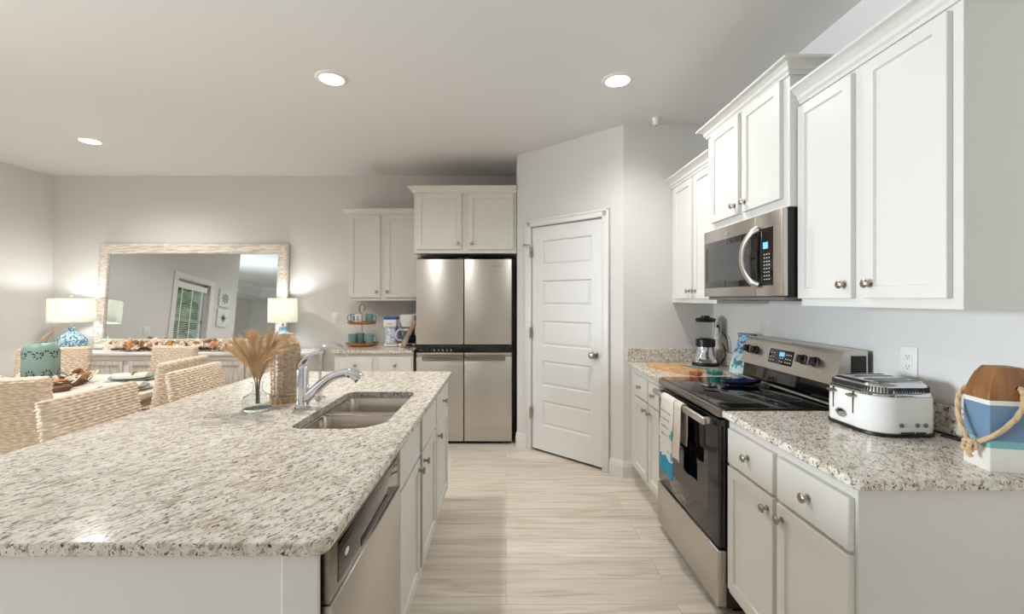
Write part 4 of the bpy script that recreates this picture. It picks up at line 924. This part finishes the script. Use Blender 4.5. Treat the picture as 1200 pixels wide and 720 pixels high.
# ------------------------------------------------------------------ on the island: bottle, vase, pampas
wb = thing('wicker_bottle', 'tall bottle in an open wicker basket weave beside the faucet', 'bottle', (-1.045, 2.086, 0.9145))
mb = MB(); mb.lathe([(0.046, 0.004), (0.050, 0.012), (0.051, 0.24), (0.044, 0.275), (0.022, 0.300), (0.020, 0.315), (0, 0.315)], 28); mb.build('bottle', 'cup_white', wb)
def prf(z):
    P = [(0.0, 0.058), (0.02, 0.0615), (0.15, 0.063), (0.245, 0.062), (0.272, 0.055), (0.292, 0.042), (0.31, 0.030)]
    for (a_, ra), (b_, rb) in zip(P, P[1:]):
        if a_ <= z <= b_: return ra+(rb-ra)*(z-a_)/(b_-a_)
    return 0.03
mb = MB(); random.seed(2)
for k in range(19):
    a_ = 2*PI*k/19; mb.tube([(prf(z)*math.cos(a_+0.03*math.sin(z*40+k)), prf(z)*math.sin(a_+0.03*math.sin(z*40+k)), z) for z in [0.004+0.30*i/24 for i in range(25)]], 0.0024, 6)
for j in range(13):
    z = 0.040+j*0.0175+0.003*math.sin(j*2.3); mb.tube([((prf(z)+0.0025*math.cos(11*t))*math.cos(t), (prf(z)+0.0025*math.cos(11*t))*math.sin(t), z+0.003*math.sin(3*t+j)) for t in [2*PI*i/66 for i in range(66)]], 0.0028, 6, True)
mb.build('open_weave', 'wicker', wb)
mb = MB()
for z in [0.003+0.0055*i for i in range(14)]:
    if z > 0.028 and z < 0.05: mb.build('base_weave', 'wicker', wb); mb = MB(); break
    mb.tube([((prf(z)+0.002+0.0012*math.cos(22*t))*math.cos(t), (prf(z)+0.002+0.0012*math.cos(22*t))*math.sin(t), z) for t in [2*PI*i/66 for i in range(66)]], 0.0036, 6, True)
for z in [0.272+0.0055*i for i in range(9)]:
    mb.tube([((prf(z)+0.002+0.0012*math.cos(22*t))*math.cos(t), (prf(z)+0.002+0.0012*math.cos(22*t))*math.sin(t), z) for t in [2*PI*i/66 for i in range(66)]], 0.0036, 6, True)
mb.build('shoulder_weave', 'wicker', wb)

gv = thing('glass_vase', 'small clear glass bottle vase holding dried pampas on the island', 'vase', (-1.085, 1.92, 0.9145))
mb = MB(); mb.lathe([(0.056, 0), (0.060, 0.004), (0.061, 0.040), (0.056, 0.058), (0.032, 0.072), (0.021, 0.084), (0.020, 0.112), (0.026, 0.122), (0.024, 0.1225), (0.0175, 0.112), (0.0185, 0.083), (0.030, 0.069), (0.053, 0.055), (0.0575, 0.038), (0.0565, 0.010), (0.0, 0.008)], 36); mb.build('vase_body', 'jar_glass', gv)
random.seed(11)
NST = 11
where = ['farthest left', 'left outer', 'left inner', 'front left', 'front middle', 'tallest middle', 'rear middle', 'front right', 'right inner', 'right outer', 'farthest right']
for k in range(NST):
    u = k/(NST-1)*2-1; a_ = random.uniform(-0.5, 0.5)
    base = Vector((-1.085+0.008*u, 1.92+0.006*math.sin(k*2.4), 0.9145+0.026)); neck = Vector((-1.085+0.009*u, 1.92+0.008*math.sin(k*2.4), 1.027))
    tip = Vector((-1.085+0.098*u, 1.92+0.055*math.sin(k*2.4), 1.222-0.05*u*u-random.uniform(0, 0.02)))
    mid = neck.lerp(tip, 0.5)+Vector((-0.018*u, 0, 0.012))
    path = smooth_path([base, neck, mid, tip], 7)
    t = thing('pampas_stem', 'dried tan pampas stem in the glass vase, '+where[k]+' of the fan', 'dried grass', tuple(base), 0, 'pampas stems in the glass vase')
    mb = MB(); mb.tube([p-base for p in path], 0.0016, 6); mb.build('stalk', 'pampas_stalk', t)
    mb = MB(); n0 = 8
    for i in range(n0, len(path)-1):
        d_ = (path[min(i+1, len(path)-1)]-path[i-1]).normalized()
        f_ = (i-n0)/(len(path)-n0)
        for q in range(26):
            r_ = Vector((random.gauss(0, 1), random.gauss(0, 1), random.gauss(0, 1))); r_ = (r_-d_*r_.dot(d_)).normalized()
            L = (0.085-0.02*f_)*random.uniform(0.6, 1.15); p0 = path[i].lerp(path[i+1], random.random()); p1 = p0+d_*L*0.6+r_*L*0.14; p2 = p0+d_*L*1.0+r_*L*0.34+Vector((0.014*u, 0, -0.004))
            mb.tube([p0-base, p1-base, p2-base], [0.0006, 0.0005, 0.0002], 3)
    mb.build('plume', 'pampas', t)

# ------------------------------------------------------------------ woven seating
def woven(wd, h, t, rowh=0.0135, per=0.040, amp=0.0095, xf=None, flare=0.0):
    """woven seagrass pad: wd along x, t along y, height h along z; strands run around it, one row above the other"""
    loop = rrect(-wd/2, wd/2, -t/2, t/2, t*0.46, 4); P = [Vector(p) for p in loop]; acc = [0]
    for i in range(len(P)): acc.append(acc[-1]+(P[(i+1) % len(P)]-P[i]).length)
    Lg = acc[-1]; npd = max(8, round(Lg/per)); N = npd*6; pts = []
    for k in range(N):
        s = Lg*k/N; i = max(q for q in range(len(P)) if acc[q] <= s+1e-9); f_ = (s-acc[i])/max(acc[i+1]-acc[i], 1e-9)
        a, b_ = P[i], P[(i+1) % len(P)]; p = a.lerp(b_, f_); tn = (b_-a).normalized(); pts.append((p, Vector((tn.y, -tn.x))))
    nr = round(h/rowh); V = nr*4; rings = []; rt = t*0.42
    rg_ = random.Random(5); ph = [rg_.uniform(-0.25, 0.25) for _ in range(nr+1)]
    for j in range(V+1):
        z = h*j/V; row = min(j//4, nr-1); fr_ = (j % 4)/4
        e = 1.0
        dz = min(z, h-z); ins = 0
        if h-z < rt: q_ = rt-(h-z); ins = rt-math.sqrt(max(rt*rt-q_*q_, 0))
        if z < rt*0.6: q_ = rt*0.6-z; ins = rt*0.6-math.sqrt(max((rt*0.6)**2-q_*q_, 0))
        prof = abs(math.sin(PI*(fr_ if j < V else 0)))**0.7; sc_ = 1+flare*(z/h)
        r_ = []
        for k, (p, nrm) in enumerate(pts):
            u = k/6.0+(0.5 if row % 2 else 0)+ph[row]
            hgt = amp*prof*(0.06+0.94*(0.5+0.5*math.cos(2*PI*(u+0.25*fr_)))**0.7)
            r_.append(((p.x*sc_)-nrm.x*ins+nrm.x*hgt, p.y-nrm.y*ins+nrm.y*hgt, z))
        rings.append(r_)
    mb = MB(); mb.loft(rings, True, True, True, xf); return mb
CG = 'woven chairs around the dining table'
def make_chair(label, loc, rz):
    """faces local +y; back at local y<0; origin on the floor under the back's top centre"""
    t = thing('dining_chair', label, 'chair', loc, rz, CG); H = 0.955
    lean = math.radians(9); 
    woven(0.455, 0.56, 0.055, xf=T(0, 0.075, H-0.552) @ RX(lean), flare=0.02).build('backrest', 'seagrass', t, angle=70)
    woven(0.46, 0.40, 0.07, xf=T(0, 0.06, 0.41) @ RX(-PI/2)).build('seat', 'seagrass', t, angle=70)
    for sx_ in (-1, 1):
        for y in (0.09, 0.42):
            mb = MB(); mb.loft([[(sx_*0.195+a*0.016, y+(-0.03 if y < 0.2 else 0.0)+b_*0.016, 0.0) for a, b_ in ((-1, -1), (1, -1), (1, 1), (-1, 1))], [(sx_*0.195+a*0.022, y+b_*0.022, 0.40) for a, b_ in ((-1, -1), (1, -1), (1, 1), (-1, 1))]]); mb.build('leg', 'leg_wood', t, False)
    return t
ch = make_chair('woven seagrass dining chair at the near side of the table, its back to the camera', (-2.712, 2.325, FZ), math.radians(20.8))
dup(ch, (-2.275, 3.10, FZ), PI/2+math.radians(2), 'woven seagrass dining chair at the table end nearest the island, seen from its side')
dup(ch, (-2.955, 3.915, FZ), PI-math.radians(12), 'woven seagrass dining chair between the table and the middle of the sideboard')
dup(ch, (-3.875, 3.775, FZ), PI+math.radians(31), 'woven seagrass dining chair at the far table corner behind the teal lantern')
SGp = 'woven counter stools along the island'
def make_stool(label, loc, rz):
    t = thing('counter_stool', label, 'stool', loc, rz, SGp)
    woven(0.43, 0.36, 0.05, xf=T(0, 0.058, 0.98-0.352) @ RX(math.radians(9))).build('backrest', 'seagrass', t, angle=70)
    woven(0.43, 0.40, 0.06, xf=T(0, 0.05, 0.60) @ RX(-PI/2)).build('seat', 'seagrass', t, angle=70)
    for sx_ in (-1, 1):
        for y in (0.08, 0.40):
            mb = MB(); mb.loft([[(sx_*0.19+a*0.015, y+b_*0.015, 0.0) for a, b_ in ((-1, -1), (1, -1), (1, 1), (-1, 1))], [(sx_*0.18+a*0.021, y+b_*0.021, 0.60) for a, b_ in ((-1, -1), (1, -1), (1, 1), (-1, 1))]]); mb.build('leg', 'leg_wood', t, False)
    mb = MB()
    for y in (0.08, 0.40): mb.box(-0.185, 0.185, y-0.01, y+0.01, 0.2, 0.225)
    mb.build('footrest', 'leg_wood', t, False)
    return t
st = make_stool('woven counter stool nearest the camera, tucked at the long side of the granite island', (-1.80, 1.905, FZ), -PI/2)
dup(st, (-1.815, 2.565, FZ), -PI/2+math.radians(1.5), 'woven counter stool second from the camera, between the island and the table end chair')

# ------------------------------------------------------------------ dining table
TX, TY, TA, TB = -3.30, 3.15, 0.86, 0.57
dt = thing('dining_table', 'whitewashed wooden dining table with rounded ends on a pedestal', 'table', (TX, TY, FZ))
def sup(s, z, n=64, e=3.4, ins=0):
    out = []
    for k in range(n):
        a_ = 2*PI*k/n; c_, s_ = math.cos(a_), math.sin(a_)
        out.append((math.copysign(abs(c_)**(2/e), c_)*(TA*s-ins), math.copysign(abs(s_)**(2/e), s_)*(TB*s-ins), z))
    return out
tz = 0.76-FZ
mb = MB(); mb.loft([sup(1, tz-0.04, ins=0.006), sup(1, tz-0.034), sup(1, tz-0.006), sup(1, tz, ins=0.006)]); mb.build('tabletop', 'table_wood', dt)
mb = MB(); mb.loft([sup(1, tz-0.105, ins=0.045), sup(1, tz-0.0395, ins=0.045)]); mb.build('apron', 'table_edge', dt)
mb = MB(); mb.lathe([(0.10, 0.09), (0.13, 0.14), (0.09, 0.22), (0.11, 0.42), (0.08, 0.55), (0.16, tz-0.10), (0.16, tz-0.04)], 24); mb.build('pedestal', 'table_edge', dt)
mb = MB(); mb.box(-0.42, 0.42, -0.05, 0.05, 0, 0.09, 0.01); mb.box(-0.05, 0.05, -0.34, 0.34, 0, 0.09, 0.01); mb.build('foot', 'table_edge', dt)

lx, ly = TX-0.065, TY+0.03
ln = thing('lantern', 'pierced teal ceramic lantern with bent wooden handle on the dining table', 'lantern', (lx, ly, 0.7605))
prof = [(0.080, 0), (0.090, 0.008), (0.098, 0.06), (0.101, 0.15), (0.100, 0.255), (0.094, 0.290), (0.078, 0.314), (0.062, 0.320), (0.058, 0.318), (0.058, 0.300), (0.07, 0.29), (0.08, 0.02), (0, 0.015)]
mb = MB(); mb.lathe(prof, 40); lb = mb.build('body', 'lantern_teal', ln, angle=60)
def rad(z):
    for (ra, za), (rb, zb) in zip(prof[:8], prof[1:8]):
        if za <= z <= zb: return ra+(rb-ra)*(z-za)/(zb-za)
    return 0.10
mb = MB()
def petal(a_, z, rot, L=0.013, W=0.0055):
    r_ = rad(z)+0.0004
    mb.lathe([(1, 0), (0.7, 0.0006), (0, 0.0008)], 12, xf=RZ(a_) @ T(r_, 0, z) @ RY(PI/2) @ RZ(rot) @ Matrix.Diagonal((L, W, 1, 1)))
for row, z0_ in enumerate((0.235, 0.105)):
    for f_ in range(7):
        ac = 2*PI*f_/7+(0.45 if row else 0)
        for k in range(7):
            q_ = 2*PI*k/7; petal(ac+0.020*math.cos(q_)/0.10*1.0, z0_+0.020*math.sin(q_), q_+PI/2, 0.0085, 0.0038)
        for k in range(4): petal(ac+0.24+0.13*k, z0_+(0.030 if not row else -0.030)*math.sin(PI*(k+0.6)/4.2), 0.6*k, 0.009, 0.0038)
mb.build('pierced_flowers', 'hole_dark', lb)
mb = MB(); mb.tube(smooth_path([(-0.02, 0.05, 0.315), (0.005, 0.05, 0.36), (0.07, 0.04, 0.415), (0.125, 0.02, 0.438), (0.138, 0.0, 0.436), (0.125, -0.02, 0.415), (0.08, -0.035, 0.380), (0.045, -0.045, 0.340), (0.03, -0.05, 0.315)], 6), 0.0048, 8); mat('handle_wood', (206, 172, 140), 0.6); mb.build('handle', 'handle_wood', ln)

def starfish(r, m_, parent, loc, rz, tilt=0.0):
    mb = MB(); o_ = []
    for k in range(10):
        a_ = 2*PI*k/10; q_ = r if k % 2 == 0 else r*0.40; o_.append((q_*math.cos(a_), q_*math.sin(a_)))
    mb.loft([[(x, y, 0) for x, y in o_], [(x*0.94, y*0.94, r*0.10) for x, y in o_], [(x*0.3, y*0.3, r*0.30) for x, y in o_]], xf=T(*loc) @ RZ(rz) @ RY(tilt)); return mb.build('starfish', m_, parent)
def shell(r, m_, parent, loc, rz, tilt, face=None):
    """ribbed scallop: a fan that domes up"""
    mb = MB(); n = 12; R = []
    for j in range(5):
        f_ = j/4; row = []
        for i in range(n+1):
            a_ = math.radians(-78+156*i/n); rr = r*f_*(1+0.05*(1 if i % 2 else -1)*f_)
            row.append((rr*math.cos(a_), rr*math.sin(a_), r*0.42*math.sin(PI*min(f_, 0.999)*0.62)*(math.cos(a_*0.9)*0.6+0.4)+(0.003 if i % 2 else 0)*f_))
        R.append(row)
    mb.loft(R, False, False, False); b = mb.bm; bmesh.ops.solidify(b, geom=list(b.faces), thickness=-0.003); bmesh.ops.transform(b, matrix=(T(*loc) @ RZ(face[0]) @ RX(face[1]) @ RZ(face[2])) if face else (T(*loc) @ RZ(rz) @ RY(tilt)), verts=b.verts)
    return mb.build('shell', m_, parent)
random.seed(21)
wr_ = thing('shell_wreath', 'wreath of shells, twigs and orange starfish around the teal lantern', 'wreath', (lx, ly, 0.7605))
mb = MB()
for k in range(60):
    a_ = 2*PI*k/60+random.uniform(-0.1, 0.1); r0 = random.uniform(0.19, 0.26)
    mb.tube([(r0*math.cos(a_), r0*math.sin(a_)*0.9, 0.008), ((r0+0.03)*math.cos(a_+0.3), (r0+0.03)*math.sin(a_+0.3)*0.9, random.uniform(0.03, 0.06)), ((r0+random.uniform(0, 0.12))*math.cos(a_+0.6), (r0+random.uniform(0, 0.12))*math.sin(a_+0.6)*0.9, random.uniform(0.01, 0.08))], [0.004, 0.003, 0.0012], 5)
mb.tube([(0.225*math.cos(t), 0.205*math.sin(t), 0.020) for t in [2*PI*i/40 for i in range(40)]], 0.020, 8, True)
mb.build('twig_ring', 'twig', wr_)
for k in range(34):
    a_ = 2*PI*k/34+random.uniform(-0.08, 0.08); r_ = random.uniform(0.20, 0.30)
    shell(random.uniform(0.026, 0.046), random.choice(['shell', 'shell', 'shell_pale', 'shell_brown']), wr_, (r_*math.cos(a_), r_*math.sin(a_)*0.9, random.uniform(0.048, 0.066)), 0, 0, (random.uniform(-0.8, 0.8), random.uniform(0.2, 1.2), random.uniform(0, 6.28)))
for a_, r_ in ((-0.55, 0.30), (-2.5, 0.27), (1.0, 0.26), (2.4, 0.26)):
    starfish(0.062, 'starfish', wr_, (r_*math.cos(a_), r_*math.sin(a_)*0.9, 0.060), random.uniform(0, 1), -0.15)
mb = MB(); mb.lathe([(0.055, 0), (0.070, 0.012), (0.072, 0.030), (0.05, 0.040), (0, 0.042)], 18, c=(0.275, -0.15, 0)); mb.build('dark_shell', 'twig', wr_)

def setting(x, y, lab1, lab2, ring=True):
    p = thing('dinner_plate', lab1, 'plate', (x, y, 0.7605), 0, 'teal rimmed place settings')
    mb = MB(); mb.lathe([(0.09, 0), (0.10, 0.003), (0.165, 0.018), (0.166, 0.021), (0.10, 0.008), (0, 0.007)], 44); mb.build('charger', 'plate_white', p)
    mb = MB(); mb.lathe([(0.08, 0.008), (0.10, 0.012), (0.142, 0.028), (0.143, 0.031), (0.10, 0.018), (0, 0.016)], 44); mb.build('rim_plate', 'plate_teal', p)
    mb = MB(); mb.lathe([(0.0, 0.0162), (0.098, 0.0178), (0.098, 0.0188), (0, 0.0172)], 44); mb.build('plate_center', 'plate_white', p)
    nk = thing('napkin', lab2, 'napkin', (x, y, 0.7798), 0.2, 'rolled napkins on the plates')
    mb = MB()
    for f_, (hh, ww) in enumerate(((0.012, 0.052), (0.022, 0.042))):
        mb.box(-0.115+0.01*f_, 0.115-0.006*f_, -ww/1, ww/1, f_*0.010, f_*0.010+0.013, 0.006)
    R = [[(sx_*0.12, 0.036*math.cos(t)*q_, 0.020+0.018*math.sin(t)*q_) for t in [2*PI*k/16 for k in range(16)]] for sx_, q_ in ((-1, 0.9), (-0.4, 1.0), (0.0, 0.72), (0.4, 1.0), (1, 1.15))]
    mb.loft(R); mb.build('folded_cloth', 'napkin', nk)
    mb = MB(); mb.tube([(0.02, 0.031*math.cos(t), 0.021+0.021*math.sin(t)) for t in [2*PI*k/24 for k in range(24)]], 0.006, 8, True); mb.build('napkin_ring', 'gold', nk)
setting(-2.93, 3.44, 'teal rimmed plate set in front of the chair before the sideboard', 'cream napkin in a gold ring on the plate nearest the sideboard')
setting(-2.66, 3.06, 'teal rimmed plate set for the table end chair nearest the island', 'cream napkin in a gold ring on the plate at the table end')

# ------------------------------------------------------------------ sideboard with mirror, lamps, garland
SX0, SX1, SY0, SY1, SZ = -4.60, -1.96, 4.385, 4.785, 0.856
sb = thing('sideboard', 'long whitewashed sideboard with weathered panelled doors against the dining wall', 'sideboard', ((SX0+SX1)/2, SY0, FZ)); hw = (SX1-SX0)/2; hz = SZ-FZ
mb = MB(); mb.box(-hw+0.03, hw-0.03, 0.025, SY1-SY0, 0.08, hz-0.028, 0.002); mb.box(-hw+0.03, hw-0.03, 0.012, 0.03, 0.76, hz-0.028, 0.002); mb.build('body', 'buffet_white', sb)
mb = MB(); mb.box(-hw, hw, -0.01, SY1-SY0, hz-0.028, hz, 0.005); mb.build('top', 'buffet_white', sb)
mb = MB()
for x in (-hw+0.06, -0.55, 0.35, hw-0.06): mb.box(x-0.03, x+0.03, 0.03, 0.09, 0, 0.08)
mb.build('foot', 'buffet_white', sb, False)
cxs = (SX0+SX1)/2
for (xa, xb, kside) in ((-4.53, -4.185, 1), (-4.165, -3.835, -1), (-3.77, -3.42, 1), (-3.40, -3.05, -1), (-2.97, -2.62, 1), (-2.60, -2.02, -1)):
    xa -= cxs; xb -= cxs; mb = MB(); mb.shaker(xa, xb, 0.11, 0.752, 0.022, 0.055, 0.010, 0.025); 
    for q in range(1, 5):
        xq = xa+0.055+(xb-xa-0.11)*q/5; mb.box(xq-0.002, xq+0.002, 0.0115, 0.0125, 0.17, 0.69)
    d_ = mb.build('door', 'buffet_panel', sb, angle=20)
    kx_ = xb-0.03 if kside > 0 else xa+0.03; mb = MB(); mb.lathe(KN, 16, xf=T(kx_, 0.003, 0.45) @ RX(PI/2)); mb.build('knob', 'nickel', d_)

MTH = math.radians(4.3)
mr = thing('wall_mirror', 'large whitewashed wood framed mirror leaning on the sideboard', 'mirror', (-3.37, 4.662, SZ+0.004)); mr.rotation_euler = (-MTH, 0, 0)
MW, MH, fwd = 1.02, 1.135, 0.112
mb = MB(); prf_ = [(0, 0.035), (0, 0.0), (0.012, -0.014), (0.028, -0.016), (0.040, -0.008), (0.080, -0.004), (0.095, -0.010), (0.105, -0.006), (fwd, 0.010), (fwd, 0.035)]
def fr_ring(o, y): return [(-MW+o, y, o), (MW-o, y, o), (MW-o, y, MH-o), (-MW+o, y, MH-o)]
mb.loft([fr_ring(o, y) for o, y in prf_], False, False); mb.build('frame', 'weathered_wood', mr, angle=30)
mb = MB(); mb.box(-MW+fwd-0.005, MW-fwd+0.005, 0.012, 0.018, fwd-0.005, MH-fwd+0.005); mb.build('mirror_glass', 'mirror_glass', mr, False)
mb = MB(); mb.box(-MW+0.02, MW-0.02, 0.019, 0.034, 0.02, MH-0.02); mb.build('backing', 'plank_wood', mr, False)

def lamp(lab, x, y, rz, shade_r, shade_h, prof, m_, z_sh, P):
    t = thing('table_lamp', lab, 'lamp', (x, y, SZ+0.0005), rz)
    mb = MB(); mb.lathe(prof, 36); mb.build('lamp_base', m_, t, angle=60)
    zt = prof[-1][1]
    mb = MB(); mb.lathe([(0.014, zt-0.003), (0.014, zt+0.03), (0.006, zt+0.032), (0.006, z_sh+shade_h), (0.004, z_sh+shade_h+0.006), (0, z_sh+shade_h+0.006)], 14); mb.build('stem', 'chrome', t)
    mb = MB()
    mb.lathe([(shade_r, z_sh), (shade_r*0.975, z_sh+shade_h), (shade_r*0.975-0.0025, z_sh+shade_h), (shade_r-0.0025, z_sh), (shade_r, z_sh)], 48, cap0=False, cap1=False); sh_ = mb.build('lamp_shade', 'lamp_shade', t)
    mb = MB()
    for k in range(3): mb.tube([(0, 0, z_sh+shade_h-0.004), (shade_r*0.96*math.cos(2.1*k), shade_r*0.96*math.sin(2.1*k), z_sh+shade_h-0.004)], 0.0025, 6)
    mb.build('shade_spider', 'nickel', sh_)
    mb = MB(); mb.ball((0, 0, z_sh+shade_h+0.018), 0.013, 14); mb.build('finial', 'glass', t)
    mb = MB(); mb.ball((0, 0, z_sh+shade_h*0.45), 0.028, 14, sc=(1, 1, 1.2)); mb.build('bulb', 'bulb_glow', t)
    d = bpy.data.lights.new('lamp_bulb', 'POINT'); d.energy = P; d.color = (0.93, 0.97, 1.0); d.shadow_soft_size = 0.04
    o = bpy.data.objects.new('lamp_bulb', d); C.objects.link(o); o.parent = t; o.location = (0, 0, z_sh+shade_h*0.72)
LP = 6.5
lamp('table lamp with round mottled blue and white base left of the mirror', -4.49, 4.545, 0, 0.188, 0.245,
     [(0.070, 0), (0.075, 0.004), (0.105, 0.03), (0.124, 0.075), (0.120, 0.115), (0.092, 0.160), (0.052, 0.190), (0.026, 0.206), (0.022, 0.222), (0.028, 0.236), (0.028, 0.250)], 'lamp_blue', 0.300, LP)
lamp('table lamp with pale blue bottle base at the right end of the mirror', -2.315, 4.555, 0, 0.140, 0.250,
     [(0.075, 0), (0.080, 0.004), (0.100, 0.04), (0.108, 0.09), (0.095, 0.140), (0.062, 0.185), (0.040, 0.210), (0.032, 0.230), (0.034, 0.245), (0.030, 0.256)], 'lamp_blue_soft', 0.298, LP)

ga = thing('shell_garland', 'garland of shells, driftwood twigs and orange starfish along the sideboard under the mirror', 'garland', (-3.42, 4.545, SZ+0.0005))
random.seed(33)
mb = MB()
for k in range(110):
    x = random.uniform(-0.64, 0.60); y = random.uniform(-0.04, 0.05)
    mb.tube([(x, y, 0.006), (x+random.uniform(-0.06, 0.06), y+random.uniform(-0.03, 0.03), random.uniform(0.02, 0.05)), (x+random.uniform(-0.11, 0.11), y+random.uniform(-0.05, 0.04), random.uniform(0.01, 0.11 if k % 5 == 0 else 0.07))], [0.0035, 0.0028, 0.001], 5)
mb.tube(smooth_path([(-0.66, 0, 0.016), (-0.4, 0.01, 0.022), (0, -0.01, 0.020), (0.4, 0.01, 0.022), (0.62, 0, 0.016)], 6), 0.010, 8)
mb.build('twig_strand', 'twig', ga)
for k in range(92):
    x = -0.68+1.33*k/91+random.uniform(-0.015, 0.015); lay = k % 3
    shell(random.uniform(0.026, 0.044), random.choice(['shell', 'shell', 'shell', 'shell', 'shell_pale', 'shell_pale', 'shell_brown']), ga, (x, -0.055+0.03*lay+random.uniform(-0.01, 0.01), 0.046+0.020*lay+random.uniform(0, 0.012)), 0, 0, (random.uniform(-0.8, 0.8), random.uniform(0.5, 1.5), random.uniform(0, 6.28)))
for x, r_ in ((-0.41, 0.066), (0.0, 0.050), (0.45, 0.058), (-0.20, 0.040)):
    mb_ = starfish(r_, 'starfish', ga, (0, 0, 0), 0); mb_.location = (x, -0.085, 0.072); mb_.rotation_euler = (math.radians(62), 0, random.uniform(-0.3, 0.3))

# pictures on the dining side wall, seen in the mirror
def picture(lab, y, z, star):
    t = thing('canvas_picture', lab, 'picture', (LW, y, z), PI/2, 'small nautical canvases')
    mb = MB(); mb.box(-0.15, 0.15, -0.028, -0.001, -0.15, 0.15, 0.002); mb.build('canvas', 'canvas_white', t)
    mb = MB()
    if star == 'wheel':
        mb.tube([(0.062*math.cos(a_), -0.030, 0.062*math.sin(a_)) for a_ in [2*PI*k/32 for k in range(32)]], 0.006, 6, True)
        mb.tube([(0.020*math.cos(a_), -0.030, 0.020*math.sin(a_)) for a_ in [2*PI*k/20 for k in range(20)]], 0.005, 6, True)
        for k in range(8): a_ = 2*PI*k/8; mb.tube([(0.018*math.cos(a_), -0.030, 0.018*math.sin(a_)), (0.105*math.cos(a_), -0.030, 0.105*math.sin(a_))], 0.0042, 6)
    else:
        for k in range(8):
            a_ = 2*PI*k/8; L = 0.105 if k % 2 == 0 else 0.070
            mb.prism([(0.016*math.cos(a_-PI/2), 0.016*math.sin(a_-PI/2)), (L*math.cos(a_), L*math.sin(a_)), (0.016*math.cos(a_+PI/2), 0.016*math.sin(a_+PI/2))], -0.0305, -0.029, 'y')
        mb.tube([(0.052*math.cos(a_), -0.030, 0.052*math.sin(a_)) for a_ in [2*PI*k/28 for k in range(28)]], 0.0032, 6, True)
    mb.build('wheel_motif' if star == 'wheel' else 'compass_motif', 'canvas_ink', t)
picture('small square canvas with ship wheel motif, upper of two seen in the mirror', 1.755, 1.845, 'wheel')
picture('small square canvas with compass star motif, lower of two seen in the mirror', 1.765, 1.500, 'compass')
